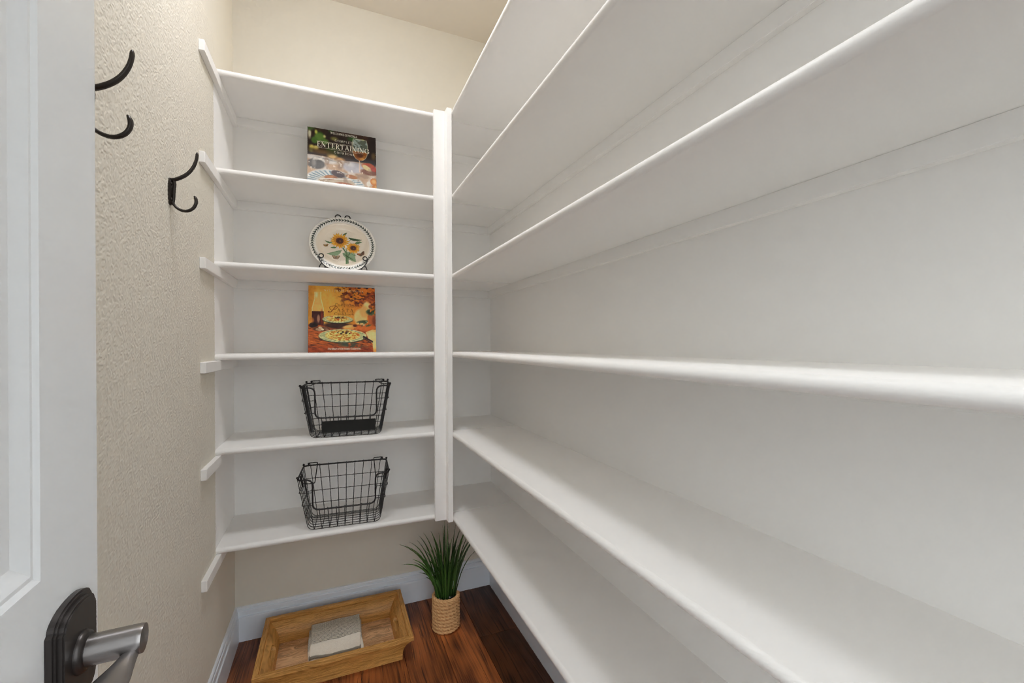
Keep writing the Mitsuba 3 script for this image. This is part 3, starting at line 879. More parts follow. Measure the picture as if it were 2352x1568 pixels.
def book(name, label, w, h, d, picture, stamps, jacket, M, clab, ink=1.0):
    """local: x right, y up the cover, z out of the front cover; M places it."""
    k = thing(name, label, 'cookbook', 'cookbooks on the back shelves')
    put = lambda m: m.copy().apply_transform(M)
    part(k, 'pages', put(block(0.004, w - 0.004, 0.003, h - 0.003, -d + 0.003, -0.003)), 'mat_pages')
    part(k, 'back_cover', put(block(0.001, w, 0, h, -d, -d + 0.0028, 0.0006)), jacket)
    part(k, 'front_board', put(block(0.001, w, 0, h, -0.0030, -0.0004, 0.0006)), jacket)
    sp = [(0.004, -d + 0.0004)] + [(0.004 - 0.0045 * math.sin(a), -d / 2 - (d / 2 - 0.0004) * math.cos(a)) for a in np.linspace(0.15, math.pi - 0.15, 14)] + [(0.004, -0.0004)]
    part(k, 'spine', put(frame(prism(sp, h), [1, 0, 0], [0, 0, 1], [0, 1, 0])), jacket, 40)
    cm, cc = cover(picture, w, h, stamps, ink=ink)
    part(k, 'cover_print', put(cm), 'mat_print', False, label=clab, color=cc)
    return k


def leaning(x, y, z, h, y_top, rot=0.0):
    """Frame of a book standing at (x, y, z) (lower left front corner) whose top leans back to y_top."""
    a = math.asin((y_top - y) / h)
    X = np.array([math.cos(rot), math.sin(rot), 0])
    Yv = np.array([-math.sin(rot) * math.sin(a), math.cos(rot) * math.sin(a), math.cos(a)])
    M = np.eye(4)
    M[:3, 0], M[:3, 1], M[:3, 2], M[:3, 3] = X, Yv, np.cross(X, Yv), [x, y, z]
    return M


def at(m, x, y, z=0.0002):
    return m.copy().apply_translation([x, y, z])


CREAM = (244, 236, 222)
bw, bh, bd = 0.269, 0.292, 0.026
S = lambda s: s * bw
Tt = lambda t: (1 - t) * bh
ent = []
ent.append((at(stamp(lettering('WILLIAMS-SONOMA', S(0.39), 0.0098), 0), S(0.325), Tt(0.055)), CREAM))
ent.append((at(stamp(lettering('COMPLETE', S(0.285), 0.0096, 0.30), 0), S(0.386), Tt(0.163)), CREAM))
big = lettering('ENTERTAINING', S(0.765), 0.0215, 0.10)
ent.append((at(stamp(big, 0), S(0.13), Tt(0.275)), CREAM))
ent.append((at(stamp(lettering('COOKBOOK', S(0.30), 0.0092, 0.30), 0), S(0.375), Tt(0.343)), CREAM))
for t0, s0, s1 in ((0.192, 0.13, 0.66), (0.291, 0.135, 0.80)):
    ent.append((stamp(sbox(S(s0), Tt(t0) - 0.0005, S(s1), Tt(t0) + 0.0005), 0.0002), (226, 214, 196)))
TILT1 = leaning(-0.0885, 1.925, HS[1] + 0.0006, bh, 1.966, 0.0)
book('cookbook', 'dark green cookbook titled Entertaining, a wine glass on its cover', bw, bh, bd, entertaining_picture, ent, 'mat_jacket_dark', TILT1, 'glossy cover with leaves, a wine glass and a laid table')

pas = []
pas.append((at(stamp(lettering('WILLIAMS-SONOMA', S(0.60), 0.0082, 0.45), 0), S(0.22), Tt(0.078)), (250, 226, 186)))
pas.append((at(stamp(lettering('Complete', S(0.285), 0.0125, 0.16), 0), S(0.385), Tt(0.304)), (124, 58, 16)))
pas.append((at(stamp(lettering('ASTA', S(0.245), 0.0145, 0.28), 0), S(0.415), Tt(0.392)), (126, 58, 18)))
P1 = LineString(spline([(0.30, 0.385), (0.285, 0.395), (0.31, 0.40), (0.345, 0.375), (0.375, 0.335), (0.39, 0.315)], 40)).buffer(0.0050)
P2 = LineString(spline([(0.345, 0.372), (0.315, 0.355), (0.305, 0.330), (0.345, 0.306), (0.395, 0.305), (0.420, 0.322), (0.405, 0.345), (0.370, 0.352)], 50)).buffer(0.0036)
Ps = affinity.translate(affinity.scale(unary_union([P1, P2]), bw, -bh, origin=(0, 0)), 0, bh)
pas.append((stamp(Ps, 0.0002), (150, 62, 24)))
pas.append((at(stamp(lettering('Cookbook', S(0.29), 0.0118, 0.16), 0), S(0.375), Tt(0.441)), (124, 58, 16)))
for t0 in (0.318, 0.400):
    pas.append((stamp(sbox(S(0.40), Tt(t0) - 0.0003, S(0.67), Tt(t0) + 0.0003), 0.0002), (150, 84, 30)))
pas.append((at(sans('The Best of the Pasta Collection', S(0.49), 0.0075, 0.22), S(0.27), Tt(0.962)), (250, 240, 216)))
TILT2 = leaning(-0.0900, 1.958, HS[3] + 0.0006, bh, 2.024, 0.0)
book('cookbook', 'orange cookbook titled Pasta, plates of pasta on its cover', bw, bh, 0.030, pasta_picture, pas, 'mat_jacket_red', TILT2, 'glossy orange cover with two plates of pasta, a bottle and herbs', 1.35)

# ================================================================ PLATE on a wire stand
PR = 0.1335
PLC = np.array([0.0470, 1.972, 1.6450])      # centre of the rim plane
pa = math.radians(21)
PX, PY = np.array([1.0, 0.0, 0.0]), np.array([0.0, math.sin(pa), math.cos(pa)])
PZ = np.cross(PX, PY)
plate_frame = lambda m: frame(m, PX, PY, PZ, PLC)


def plate_z(r):
    """Height of the eating surface over the rim plane."""
    u = np.asarray(r) / PR
    return -0.016 * (1 - sstep(0.60, 0.80, u)) - 0.004 * (1 - sstep(0.8, 1.0, u))


rr = np.r_[0.0005, np.linspace(0.004, PR * 0.985, 60), PR * 0.995, PR, PR * 0.99]
zz = np.r_[plate_z(rr[:-3]), 0.0003, -0.0012, -0.003]
back = [(PR * 0.9, -0.0085), (PR * 0.70, -0.021), (PR * 0.58, -0.023), (PR * 0.56, -0.0225), (0.0005, -0.0215)]
pm = lathe(list(zip(rr, zz)) + back, 120)
k = thing('dinner_plate', 'round cream plate painted with two sunflowers and a leaf border, on the third back shelf', 'plate')
cream = np.tile(lin(240, 228, 210), (len(pm.vertices), 1))
rad = np.hypot(pm.vertices[:, 0], pm.vertices[:, 1])
cream[rad > PR * 0.80] = lin(244, 240, 232)
if pm.face_normals[10][2] < 0:
    pm.invert()
part(k, 'dish', plate_frame(pm), 'mat_porcelain', True, color=cream)
deco_m, deco_c = [], []


def paint(poly, col, lift=0.00035, fine=0.004):
    """A painted patch laid on the plate's surface."""
    for p in polys(poly if poly.is_valid else poly.buffer(0)):
        v2, f2 = trimesh.creation.triangulate_polygon(p.segmentize(fine), engine='earcut')
        r = np.hypot(v2[:, 0], v2[:, 1])
        v = np.column_stack([v2, plate_z(r) + lift])
        m = mesh(v, f2)
        if m.face_normals[:, 2].sum() < 0:
            m.invert()
        deco_m.append(m)
        deco_c.append(np.tile(lin(*col), (len(v), 1)))


def leafpoly(x0, y0, x1, y1, w, bend=0.0):
    a, b = np.array([x0, y0]), np.array([x1, y1])
    d = b - a
    n = np.array([-d[1], d[0]])
    t = np.linspace(0, 1, 12)
    mid = a + d * t[:, None] + n * (bend * np.sin(t * np.pi))[:, None]
    hw = w * np.sin(np.clip(t, 0, 1) ** 0.8 * np.pi)[:, None] * n / np.linalg.norm(n)
    return Polygon(np.vstack([mid + hw, (mid - hw)[::-1]])).buffer(0)


# laurel border: an endless twig with paired leaves
DG = (34, 48, 40)
paint(Point(0, 0).buffer(PR * 0.909, 60).difference(Point(0, 0).buffer(PR * 0.896, 60)), DG)
NB = 66
for i in range(NB):
    a = 2 * math.pi * i / NB
    da = 2 * math.pi / NB
    for sgn, r1 in ((1, 0.962), (-1, 0.838)):
        p0 = (PR * 0.902 * math.cos(a), PR * 0.902 * math.sin(a))
        p1 = (PR * r1 * math.cos(a + da * 1.05), PR * r1 * math.sin(a + da * 1.05))
        paint(leafpoly(*p0, *p1, 0.00175, 0.14 * sgn), DG, 0.0005)
rg = np.random.default_rng(3)


def px(x, y):
    """From the picture's plate coordinates (zoomed crop) to the plate."""
    return ((x - 990 - (y - 770) * -0.05) / 600 * PR, -(y - 765 - (x - 990) * 0.09) / 520 * PR)


def sunflower(cx, cy, r, rc, seed):
    g = np.random.default_rng(seed)
    for ring_, n, col in ((1.0, 19, (226, 160, 38)), (0.88, 17, (240, 186, 62)), (0.74, 15, (214, 138, 26))):
        for i in range(n):
            a = 2 * math.pi * (i + ring_ * 3 + g.uniform(-.2, .2)) / n
            rl = r * ring_ * g.uniform(0.88, 1.06)
            paint(leafpoly(cx + rc * .6 * math.cos(a), cy + rc * .6 * math.sin(a), cx + rl * math.cos(a), cy + rl * math.sin(a), r * 0.125, g.uniform(-.08, .08)), col, 0.0006 + 0.0002 * (1.2 - ring_))
    paint(Point(cx, cy).buffer(rc, 20), (88, 34, 16), 0.00085)
    paint(Point(cx, cy).buffer(rc * .62, 16), (56, 26, 18), 0.00095)
    paint(Point(cx + rc * .1, cy - rc * .1).buffer(rc * .3, 12), (120, 62, 32), 0.00105)


GD, GM, GL = (52, 78, 44), (96, 128, 86), (142, 168, 132)
for (x0, y0, x1, y1, w, col, b) in ((1000, 600, 1080, 500, 0.0052, GD, .1), (1090, 600, 1340, 650, 0.0062, GD, -.08), (1200, 720, 1350, 685, 0.0060, GM, .05), (810, 700, 670, 655, 0.0040, GM, .1), (960, 850, 690, 905, 0.0105, GL, .12), (970, 900, 1200, 1085, 0.0185, GL, .15), (870, 790, 760, 790, 0.0045, GM, 0), (1100, 900, 1210, 960, 0.008, GL, 0.1)):
    paint(leafpoly(*px(x0, y0), *px(x1, y1), w, b), col, 0.0004)
    paint(LineString([px(x0, y0), px(x1, y1)]).buffer(0.0005), GD if col != GD else GM, 0.0005)
for pts, w in (([(985, 800), (1040, 900), (1025, 1110)], 0.0026), ([(1120, 880), (1060, 960), (1055, 1105)], 0.0026), ([(1095, 690), (1130, 640)], 0.0010), ([(1040, 820), (1060, 960)], 0.0014)):
    paint(LineString([px(*p) for p in pts]).buffer(w), GM, 0.00045)
sunflower(*px(935, 660), 0.0405, 0.0155, 1)
sunflower(*px(1172, 805), 0.0300, 0.0120, 2)
for cx, cy, sc, rot, c1, c2 in ((1315, 930, 1.0, 0.5, (178, 104, 54), (92, 66, 44)), (690, 750, 0.62, 0.3, (190, 140, 62), (92, 66, 44)), (850, 980, 0.95, 0.0, (176, 148, 116), (112, 88, 66))):
    x0, y0 = px(cx, cy)
    for sx in (-1, 1):
        for (dx, dy, rx, ry) in ((0.0085, 0.005, 0.0092, 0.0055), (0.0060, -0.0035, 0.0058, 0.0042)):
            e = affinity.rotate(affinity.scale(Point(0, 0).buffer(1, 10), rx * sc, ry * sc), sx * 28, origin=(0, 0))
            e = affinity.rotate(affinity.translate(e, sx * dx * sc, dy * sc), math.degrees(rot), origin=(0, 0))
            paint(affinity.translate(e, x0, y0), c2, 0.0004)
            paint(affinity.translate(affinity.scale(e, .7, .62), x0, y0), c1, 0.0005)
    paint(affinity.translate(affinity.rotate(sbox(-0.0007, -0.006 * sc, 0.0007, 0.006 * sc), math.degrees(rot), origin=(0, 0)), x0, y0), (60, 44, 34), 0.00055)
paint(LineString([px(795, 1028), px(1010, 1032)]).buffer(0.00035), (196, 176, 150))
paint(LineString([px(860, 1052), px(930, 1056)]).buffer(0.00035), (206, 188, 164))
dm = cat(deco_m)
part(k, 'painted_sunflowers', plate_frame(dm), 'mat_porcelain', False, label='sunflowers, butterflies and laurel border painted on the plate', color=np.vstack(deco_c))

# the stand: two bent wire sides with scrolls that hold the plate, feet and a back prop
k = thing('plate_stand', 'black scrolled wire stand holding up the sunflower plate', 'plate stand')
z3 = HS[2] + 0.0024


def on_plate(x, y, lift):
    return PLC + PX * x + PY * y + PZ * lift


for sx in (-1, 1):
    # front scroll: cradles the rim and curls at the top
    base = [on_plate(sx * 0.020, -0.1365, -0.010), on_plate(sx * 0.045, -0.1330, 0.002), on_plate(sx * 0.068, -0.1220, 0.008), on_plate(sx * 0.086, -0.1020, 0.009), on_plate(sx * 0.0935, -0.0850, 0.009), on_plate(sx * 0.0945, -0.0735, 0.009)]
    curl = [on_plate(sx * (0.0855 + 0.0085 * math.cos(t)), -0.0720 + 0.0095 * math.sin(t), 0.009) for t in np.linspace(0.35, 5.6, 10)]
    part(k, 'scroll', sweep(spline(base + curl, 70), 0.0021, 8), 'mat_black_wire', 60)
    f0 = on_plate(sx * 0.082, -0.1075, 0.009)
    foot = spline([f0, f0 + [sx * 0.006, -0.001, -0.006], [f0[0] + sx * 0.012, f0[1] - 0.004, z3 + 0.006], [f0[0] + sx * 0.0135, f0[1] - 0.005, z3]], 16)
    part(k, 'foot', sweep(foot, 0.0021, 8), 'mat_black_wire', 60)
    f2 = on_plate(sx * 0.072, -0.120, 0.006)
    part(k, 'foot', sweep(spline([f2, [f2[0] - sx * 0.006, f2[1] - 0.003, (f2[2] + z3) / 2], [f2[0] - sx * 0.010, f2[1] - 0.004, z3]], 10), 0.0021, 8), 'mat_black_wire', 60)
    up = [on_plate(sx * 0.020, -0.1365, -0.010), on_plate(sx * 0.021, -0.120, -0.026), on_plate(sx * 0.019, -0.09, -0.032), on_plate(sx * 0.0120, 0.0, -0.032), on_plate(sx * 0.0095, 0.07, -0.031), on_plate(sx * 0.0085, 0.11, -0.020), on_plate(sx * 0.0085, 0.137, -0.009)]
    top = [on_plate(sx * 0.0195 - sx * 0.0110 * math.cos(t), 0.1380 + 0.0120 * math.sin(t), -0.008) for t in np.linspace(0.2, math.pi + 0.5, 12)]
    part(k, 'upright', sweep(spline(up + top, 70), 0.0023, 8), 'mat_black_wire', 60)
back0 = on_plate(0, 0.02, -0.034)
part(k, 'back_prop', sweep(rounded([back0 + [-0.0105, 0, 0], [-0.010 + PLC[0], 2.040, z3], [0.010 + PLC[0], 2.040, z3], back0 + [0.0105, 0, 0]], 0.006), 0.002, 8), 'mat_black_wire', 60)
part(k, 'cross_wire', sweep([on_plate(-0.022, -0.1365, -0.010), on_plate(0.022, -0.1365, -0.010)], 0.0021, 8), 'mat_black_wire', 60)


# ================================================================ WIRE BASKETS
def basket(label, z0, O, rot, lab_plate, bail):
    """local: x right, y back, z up; O = front middle of the base on the shelf."""
    k = thing('wire_basket', label, 'basket', 'wire baskets on the back shelves')
    c, s = math.cos(rot), math.sin(rot)
    put = lambda m: frame(m, [c, s, 0], [-s, c, 0], [0, 0, 1], [O[0], O[1], z0])
    HT = 0.196
    wb, wt = 0.128, 0.164                      # half widths at base and rim
    db, dt0, dt1 = 0.140, -0.016, 0.196        # base depth; rim front and back
    hw = lambda z: wb + (wt - wb) * (z / HT)
    yf = lambda z: dt0 * (z / HT)
    yb = lambda z: db + (dt1 - db) * (z / HT)
    R, r = 0.0031, 0.00135
    # rim: back bar, sides and the scooped front
    zr = HT
    zs = 0.078
    fr = [(-0.112 + 0.0, yf(zr), zr), (-0.112, yf(zs), zs), (0.112, yf(zs), zs), (0.112, yf(zr), zr)]
    loop = rounded([(0, yb(zr), zr), (-wt, yb(zr), zr), (-wt, dt0, zr), fr[0], fr[1], fr[2], fr[3], (wt, dt0, zr), (wt, yb(zr), zr), (0.0001, yb(zr), zr)], 0.024, 6)
    part(k, 'rim', put(sweep(loop, R, 8)), 'mat_black_wire', 60)

    def front_top(x):
        ax = abs(x)
        if ax < 0.088:
            return zs
        if ax < 0.112:
            return zs + 0.024 - math.sqrt(max(0.024 ** 2 - (ax - 0.088) ** 2, 0))
        return zr
    # wires that run down the back, along the base and up the front
    for i in range(9):
        q = (i - 4) / 4
        xb, xt = q * 0.108, q * 0.140
        zt = front_top(q * 0.116 if abs(q) < 1 else 0.130)
        xf = xb + (xt - xb) * zt / HT
        pts = [(xt, yb(zr), zr + 0.004), (xb, yb(0), 0.0), (xb, 0, 0.0), (xf, yf(zt) - 0.0, zt + 0.004)]
        part(k, 'wire', put(sweep(rounded(np.array(pts) + [0, 0, r], 0.014, 4), r, 6)), 'mat_black_wire', 60)
    # wires that run down one side, along the base and up the other
    for i in range(7):
        q = i / 6
        y0, y1 = q * db, dt0 + 0.010 + q * (dt1 - dt0 - 0.02)
        pts = [(-wt, y1, zr), (-wb, y0, 0.0), (wb, y0, 0.0), (wt, y1, zr)]
        part(k, 'wire', put(sweep(rounded(np.array(pts) + [0, 0, r * 2.6], 0.020, 5), r, 6)), 'mat_black_wire', 60)
    # hoops
    for zz_ in (0.052, 0.098, 0.146):
        w_, a, b = hw(zz_) + 0.001, yf(zz_) - 0.001, yb(zz_) + 0.001
        if zz_ < zs:
            pts = [(0, a, zz_), (-w_, a, zz_), (-w_, b, zz_), (w_, b, zz_), (w_, a, zz_), (0.0001, a, zz_)]
        else:
            pts = [(-0.110, a, zz_), (-w_ - 0.003, a, zz_), (-w_, b, zz_), (w_, b, zz_), (w_ + 0.003, a, zz_), (0.110, a, zz_)]
        part(k, 'wire', put(sweep(rounded(pts, 0.010, 4), r, 6)), 'mat_black_wire', 60)
    # stacking bails, one at each end
    for sx in (-1, 1):
        xo, xi = sx * (wt - 0.018), sx * (wt - 0.052)
        yb_, yf_ = yb(zr), dt0 + 0.045
        dz = 0.004 if bail == 'flat' else -0.058
        dyf = 0 if bail == 'flat' else 0.105
        lo = sx * 0.022 if bail == 'flat' else sx * 0.006
        pts = [(xo, yb_ + 0.001, zr + 0.010), (xi, yb_ + 0.001, zr + 0.010), (xi, yb_ - 0.008, zr + 0.006), (xi + lo, yf_ + dyf, zr + dz), (xo + lo * 0.7, yf_ + dyf, zr + dz), (sx * (wt - 0.001), yf_ + 0.05 * (bail != 'flat'), zr + 0.004)]
        part(k, 'handle', put(sweep(rounded(pts, 0.006, 4), 0.0019, 8)), 'mat_black_wire', 60, label='hinged stacking handle')
        for (x_, y_) in ((xo, yb_ + 0.001), (sx * wt, dt0 + 0.012), (sx * wt, yb_ - 0.012)):
            bead = trimesh.creation.icosphere(2, 0.0046)
            bead.apply_translation([x_, y_, zr + 0.007])
            part(k, 'knuckle', put(bead), 'mat_black_wire', True)
        pts = [(sx * (wt - 0.004), dt0 + 0.062, zr), (sx * (hw(0.12) - 0.003), 0.052, 0.12), (sx * (hw(0.016) - 0.004), 0.045, 0.016)] if lab_plate else [(sx * (wt - 0.004), dt0 + 0.062, zr), (sx * (hw(0.15) - 0.003), 0.06, 0.150)]
        part(k, 'side_strap', put(sweep(pts, 0.0046 if lab_plate else 0.003, 8, ab=(0.5, 1.3))), 'mat_black_wire', 60)
    if lab_plate:
        zz0, zz1 = 0.020, 0.066
        pl = prism([(-0.076, zz0), (0.108, zz0), (0.108, zz1), (-0.076, zz1)], 0.0016)
        fl = prism([(-0.090, zz0 - 0.001), (-0.076, zz0 - 0.001), (-0.076, zz1 - 0.001), (-0.090, zz1 - 0.001)], 0.0016)
        fl.apply_translation([0, 0, -0.003])
        tilt = math.atan2(dt0, HT)
        m = frame(cat([pl, fl]), [1, 0, 0], [0, math.sin(tilt), math.cos(tilt)], [0, -math.cos(tilt), math.sin(tilt)], [0, -0.0035, 0])
        part(k, 'label_plate', put(m), 'mat_chalkboard', label='blank black chalkboard label')
    return k


basket('black wire basket with a blank chalkboard label, on the fifth back shelf', HS[4], (0.0525, 1.808), math.radians(-4.0), True, 'flat')
basket('black wire basket without a label, on the lowest back shelf', HS[5], (0.0440, 1.781), math.radians(-3.4), False, 'down')

# ================================================================ WOODEN TRAY
TX0, TX1, TY0, TY1, TZ = -0.2522, 0.2842, 1.6605, 2.0145, 0.100


def off(z):
    """How far the outer face stands in from the rim at height z."""
    u = min(z / 0.086, 1.0)
    return 0.037 * (1 - u ** 3.0)


zs_ = np.linspace(0, 0.0860, 17)
outer = [(off(z) + 0.0022 * (z > 0.080), z) for z in zs_]
inner = [(off(z) + 0.0165 + 0.0040 * (z / .086), z) for z in zs_[::-1]]
sec = np.array(outer + inner)
rim = np.array([(0.0, 0.0864), (0.0, 0.0990), (0.0010, 0.1000), (0.0158, 0.1000), (0.0168, 0.0990), (0.0168, 0.0864)])


def tray_side(a, b, inw, sec=sec):
    """Mitred board from corner a to corner b; inw = inward unit vector."""
    a, b, n = np.array([*a, 0.0]), np.array([*b, 0.0]), np.array([*inw, 0.0])
    d = (b - a) / np.linalg.norm(b - a)
    v0 = [a + n * o + d * o + [0, 0, z] for o, z in sec]
    v1 = [b + n * o - d * o + [0, 0, z] for o, z in sec]
    N = len(sec)
    pm_ = prism(sec, 1.0)
    tri = trimesh.creation.triangulate_polygon(Polygon(sec), engine='earcut')
    # match triangulated points to the section order
    idx = np.array([np.argmin(np.hypot(*(sec - p).T)) for p in tri[0]])
    f = [(idx[t[0]], idx[t[1]], idx[t[2]]) for t in tri[1]] + [(N + idx[t[0]], N + idx[t[2]], N + idx[t[1]]) for t in tri[1]]
    for i in range(N):
        j = (i + 1) % N
        f += [(i, N + i, N + j), (i, N + j, j)]
    m = trimesh.Trimesh(np.array(v0 + v1), np.array(f), process=True)
    trimesh.repair.fix_normals(m)
    return m


def with_slot(m, xc, yc):
    slot = LineString([(-0.032, 0), (0.032, 0)]).buffer(0.0125, 12)
    cut = frame(prism(slot, 0.12), [0, 1, 0], [0, 0, 1], [1, 0, 0], [xc - 0.06, yc, 0.058])
    a = m3.Manifold(m3.Mesh(np.asarray(m.vertices, np.float32), np.asarray(m.faces, np.uint32)))
    b = m3.Manifold(m3.Mesh(np.asarray(cut.vertices, np.float32), np.asarray(cut.faces, np.uint32)))
    r = a - b
    return man(r) if r.num_tri() > 0 else m


k = thing('serving_tray', 'honey brown wooden tray with flared sides on the floor', 'tray')
part(k, 'front_board', tray_side((TX0, TY0), (TX1, TY0), (0, 1)), 'mat_tray_x', 30)
part(k, 'back_board', tray_side((TX1, TY1), (TX0, TY1), (0, -1)), 'mat_tray_x', 30)
part(k, 'end_board', with_slot(tray_side((TX0, TY1), (TX0, TY0), (1, 0)), TX0 + 0.02, (TY0 + TY1) / 2), 'mat_tray_y', 30, label='end board with a hand hole')
part(k, 'end_board', with_slot(tray_side((TX1, TY0), (TX1, TY1), (-1, 0)), TX1 - 0.02, (TY0 + TY1) / 2), 'mat_tray_y', 30, label='end board with a hand hole')
for nm, c0, c1, iw, mt in (('front_rim', (TX0, TY0), (TX1, TY0), (0, 1), 'mat_tray_x'), ('back_rim', (TX1, TY1), (TX0, TY1), (0, -1), 'mat_tray_x'),
                           ('end_rim', (TX0, TY1), (TX0, TY0), (1, 0), 'mat_tray_y'), ('end_rim', (TX1, TY0), (TX1, TY1), (-1, 0), 'mat_tray_y')):
    part(k, nm, tray_side(c0, c1, iw, rim), mt)
part(k, 'bottom_board', block(TX0 + 0.040, TX1 - 0.040, TY0 + 0.040, TY1 - 0.040, 0.001, 0.014), 'mat_tray_bottom')

# ================================================================ FOLDED TOWEL in the tray
k = thing('folded_towel', 'folded cream kitchen towel with a dark woven pattern lying in the wooden tray', 'towel')


def towel_layer(x0, x1, y0, y1, zlow, zhigh, thick, seed, skew, name):
    na, nb = 250, 230
    a, b = np.meshgrid(np.linspace(0, 1, na), np.linspace(0, 1, nb), indexing='ij')
    X = x0 + (x1 - x0) * a + 0.0015 * np.sin(b * 7 + seed) + skew * (b - 0.5)
    Y = y0 + (y1 - y0) * b + 0.0030 * (meshkit.noise(np.stack([a * 5, a * 0, a * 0 + seed], -1)) - 0.5) * 2 * (1 - b) + 0.003 * (meshkit.noise(np.stack([a * 4, a * 0 + 3, a * 0 + seed], -1)) - 0.5) * b
    top = zlow + (zhigh - zlow) * b ** 0.9 + thick
    top += 0.0030 * (meshkit.fbm(np.stack([a * 3.5, b * 2.5, a * 0 + seed], -1), 2) - 0.5) * 2
    top += 0.0042 * np.exp(-((a - 0.12) / 0.10) ** 2) * np.exp(-((b - 0.0) / 0.25) ** 2)
    edge = np.minimum(np.minimum(a, 1 - a) * (x1 - x0), np.minimum(b, 1 - b) * (y1 - y0))
    rd = thick * 0.5
    e = np.clip(edge / rd, 0, 1)
    fall = rd * (1 - np.sqrt(np.clip(1 - (1 - e) ** 2, 0, 1)))
    weave = (np.sin(a * 2 * np.pi * 62) * np.sin(b * 2 * np.pi * 46)) * 0.00035
    sel = sstep(0.375, 0.385, b + 0.010 * np.sin(a * 5 + 1))
    topz = top - fall + weave * sel
    row = b * 26
    fr_ = row - np.floor(row)
    colp = a * 44 + 0.5 * (np.floor(row) % 2)
    fc_ = colp - np.floor(colp)
    dash = (np.abs(fr_ - 0.5) < 0.22) * (np.abs(fc_ - 0.5) < 0.36)
    fade = sstep(0.98, 0.62, b)
    stripe = (np.abs((a * 64) % 1 - 0.5) < 0.24) * sstep(0.70, 0.90, b)
    g = meshkit.noise(np.stack([a * 90, b * 90, a * 0], -1))[..., None] * 16 - 8
    c = np.zeros(a.shape + (3,)) + [250, 243, 228]
    c = over(c, [226, 219, 204], sel)
    c = over(c, [62, 62, 56], np.clip(sel * dash * (0.35 + 0.65 * fade), 0, 1))
    c = over(c, [140, 134, 120], sel * stripe * 0.8)
    dark = sstep(0.0055, 0.003, edge) * (b < 0.06)  # front hem: dark stitching plus the shadow gap, painted into the colour
    c = over(c, [70, 66, 58], dark * 0.55)
    col = lin(np.clip(c + g, 0, 255)).reshape(-1, 3)
    bot = np.stack([X, Y, top - thick + fall * 0.9], -1)
    tm, bm = gridmesh(np.stack([X, Y, topz], -1)), gridmesh(bot[::2, ::2])
    bm.invert()
    m = cat([tm, bm])
    cc = np.vstack([col, col.reshape(na, nb, 3)[::2, ::2].reshape(-1, 3)])
    part(k, name, m, 'mat_cloth', True, color=cc)


towel_layer(-0.0900, 0.1100, 1.7700, 1.9500, 0.0160, 0.0330, 0.012, 1.0, -0.002, 'lower_fold')
towel_layer(-0.0820, 0.1040, 1.7780, 1.9600, 0.0285, 0.0520, 0.012, 4.0, 0.004, 'upper_fold')

# ================================================================ PLANT in a rope-wrapped pot
PC, PRAD, PH = np.array([0.449, 1.8220, 0.0]), 0.0590, 0.145
k = thing('potted_grass', 'green artificial grass plant in a rope-wrapped pot on the floor beside the tray', 'plant')
rows_ = 10
rr0 = PH / rows_ / 2
th = np.linspace(0, 2 * np.pi, 181)[:-1]
n_th, n_ph = 260, 20
turns = rows_
nt = n_th * turns
tpar = np.arange(nt + 1) / n_th                          # turns of the helix
theta = tpar * 2 * np.pi
ph = np.arange(n_ph) * 2 * np.pi / n_ph
zc_ = rr0 + np.clip(tpar - 0.5, 0, turns - 1) * (PH - 2 * rr0) / (turns - 1)
tw = theta * 6.7
lob = 0.62 + 0.46 * np.abs(np.cos(1.5 * (ph[None, :] + tw[:, None]))) ** 0.8
rs_ = rr0 * 1.05 * lob
Rv = PRAD - rr0 + rs_ * np.cos(ph)[None, :]
V = np.stack([PC[0] + Rv * np.cos(theta)[:, None], PC[1] + Rv * np.sin(theta)[:, None], zc_[:, None] + rs_ * np.sin(ph)[None, :]], -1)
i, j = np.meshgrid(np.arange(nt), np.arange(n_ph), indexing='ij')
kk = (j + 1) % n_ph
q = np.stack([i * n_ph + j, (i + 1) * n_ph + j, (i + 1) * n_ph + kk, i * n_ph + kk], -1).reshape(-1, 4)
rope = mesh(V.reshape(-1, 3), np.vstack([q[:, [0, 1, 2]], q[:, [0, 2, 3]]]))
rope.vertices[:, 2] = np.maximum(rope.vertices[:, 2], 0.0004)
pk = part(k, 'pot', frame(lathe([(0.0001, 0.002), (PRAD - 0.012, 0.002), (PRAD - 0.010, PH - 0.006), (PRAD - 0.014, PH - 0.006), (PRAD - 0.015, PH - 0.022), (0.0001, PH - 0.022)], 40), [1, 0, 0], [0, 1, 0], [0, 0, 1], PC), 'mat_soil', 40, label='pot wrapped in rope')
part(pk, 'rope', rope, 'mat_rope', True, label='coiled tan rope')
g = np.random.default_rng(8)
pb = []
for _ in range(46):
    a, rd_ = g.uniform(0, 2 * math.pi), math.sqrt(g.uniform(0.05, 1)) * (PRAD - 0.021)
    m = trimesh.creation.icosphere(1, 0.0055)
    m.apply_scale(g.uniform(0.65, 1.15, 3))
    m.apply_translation(PC + [rd_ * math.cos(a), rd_ * math.sin(a), PH - 0.019 + g.uniform(0, 0.004)])
    pb.append(m)
part(pk, 'pebbles', cat(pb), 'mat_pebble', True, label='black and white glossy pebbles', kind='stuff')


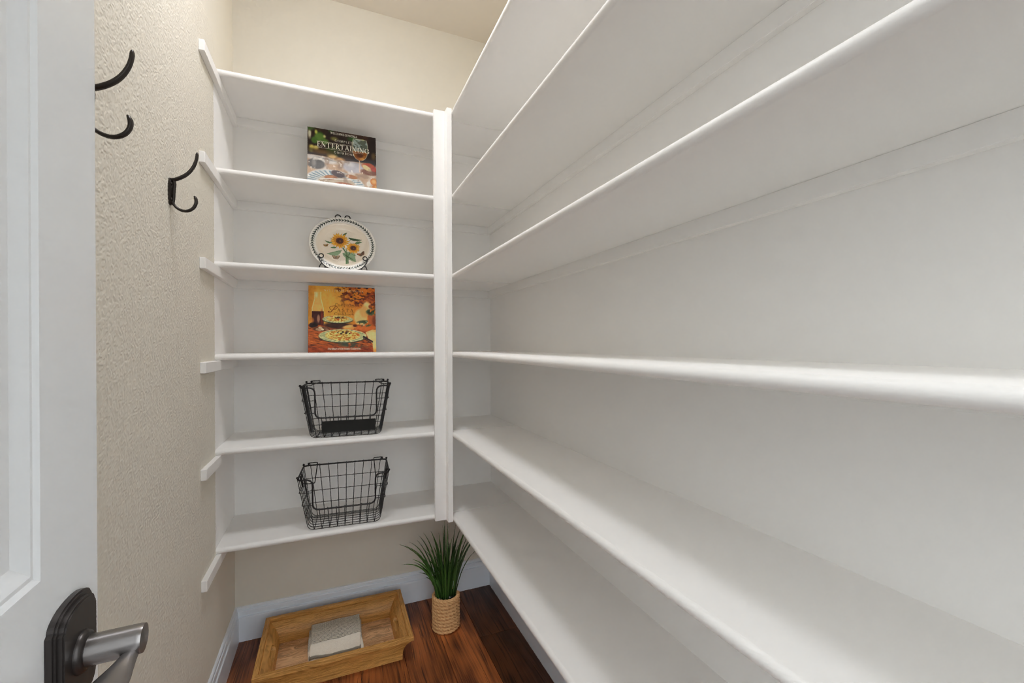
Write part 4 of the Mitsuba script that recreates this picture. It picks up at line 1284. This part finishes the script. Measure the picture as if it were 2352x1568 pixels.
def blade(root, tip, lift, w, num, twist=0.0):
    """A long pointed leaf from root to tip, arching."""
    n = 12
    t = np.linspace(0, 1, n)
    root, tip = np.asarray(root, float), np.asarray(tip, float)
    d = tip - root
    hz = np.array([d[0], d[1], 0.0])
    mid = root + np.array([0, 0, d[2] * 0.70 + lift]) + hz * 0.25
    c = (1 - t)[:, None] ** 2 * root + 2 * (t * (1 - t))[:, None] * mid + (t ** 2)[:, None] * tip
    tg = np.gradient(c, axis=0)
    tg /= np.linalg.norm(tg, axis=1, keepdims=True)
    side = np.cross(tg, [math.cos(twist), math.sin(twist), 0.12])
    side /= np.linalg.norm(side, axis=1, keepdims=True) + 1e-9
    nrm = np.cross(side, tg)
    wid = w * (0.55 + 0.45 * np.sin(np.clip(t * 1.7, 0, 1) * np.pi / 2)) * np.clip((1 - t) / 0.55, 0, 1) ** 0.8
    wid = np.maximum(wid, 0.00025)
    P = np.stack([c - side * wid[:, None] + nrm * (wid * 0.45)[:, None], c, c + side * wid[:, None] + nrm * (wid * 0.45)[:, None]], 1)
    m = gridmesh(P)
    uv = np.tile([(num % 89) / 97.0, 0.5], (len(m.vertices), 1))
    return m, uv


Zp = PH - 0.018
blades = []
# the blades that show as an outline of their own: (tip x, y, z), measured in the photograph
for tipx, tipy, tipz, lf in ((0.247, 1.800, 0.402, 0.02), (0.262, 1.790, 0.398, 0.03), (0.292, 1.800, 0.402, 0.03), (0.255, 1.760, 0.335, 0.04), (0.300, 1.780, 0.338, 0.02), (0.330, 1.830, 0.415, 0.02), (0.350, 1.820, 0.425, 0.02), (0.318, 1.790, 0.412, 0.0),
                             (0.386, 1.830, 0.420, 0.02), (0.392, 1.800, 0.405, 0.02), (0.420, 1.830, 0.408, 0.0), (0.435, 1.820, 0.445, 0.0), (0.446, 1.830, 0.452, 0.02), (0.455, 1.810, 0.448, 0.02), (0.468, 1.830, 0.440, 0.02), (0.497, 1.830, 0.435, 0.02), (0.520, 1.820, 0.420, 0.02),
                             (0.545, 1.830, 0.405, 0.02), (0.565, 1.800, 0.375, 0.02), (0.585, 1.820, 0.360, 0.02), (0.575, 1.770, 0.330, 0.02), (0.53, 1.78, 0.40, 0.02), (0.555, 1.86, 0.39, 0.02), (0.600, 1.80, 0.385, 0.03), (0.580, 1.84, 0.40, 0.02), (0.51, 1.80, 0.43, 0.02), (0.54, 1.80, 0.425, 0.02), (0.605, 1.77, 0.345, 0.03)):
    blades.append((tipx, tipy, tipz, lf))
for _ in range(62):
    a = g.uniform(0, 2 * math.pi)
    rd_ = g.uniform(0.01, 0.125) * (1.15 if math.cos(a) < 0 else 0.9)
    blades.append((PC[0] + rd_ * math.cos(a), PC[1] + 0.75 * rd_ * math.sin(a), g.uniform(0.25, 0.40) - rd_ * 0.3, g.uniform(0, 0.03)))
for n_, (tx, ty, tz, lf) in enumerate(blades):
    dx, dy = tx - PC[0], ty - PC[1]
    dl = math.hypot(dx, dy) + 1e-6
    r0 = min(0.032, dl * 0.22) + g.uniform(0, 0.006)
    root = (PC[0] + dx / dl * r0 + g.uniform(-.006, .006), PC[1] + dy / dl * r0 + g.uniform(-.008, .008), Zp)
    m, uv = blade(root, (tx, ty, tz), lf, g.uniform(0.0032, 0.0052), n_, math.atan2(-1, 0.3) + g.uniform(-0.9, 0.9))
    part(k, 'leaf', m, 'mat_leaf', True, uv=uv)
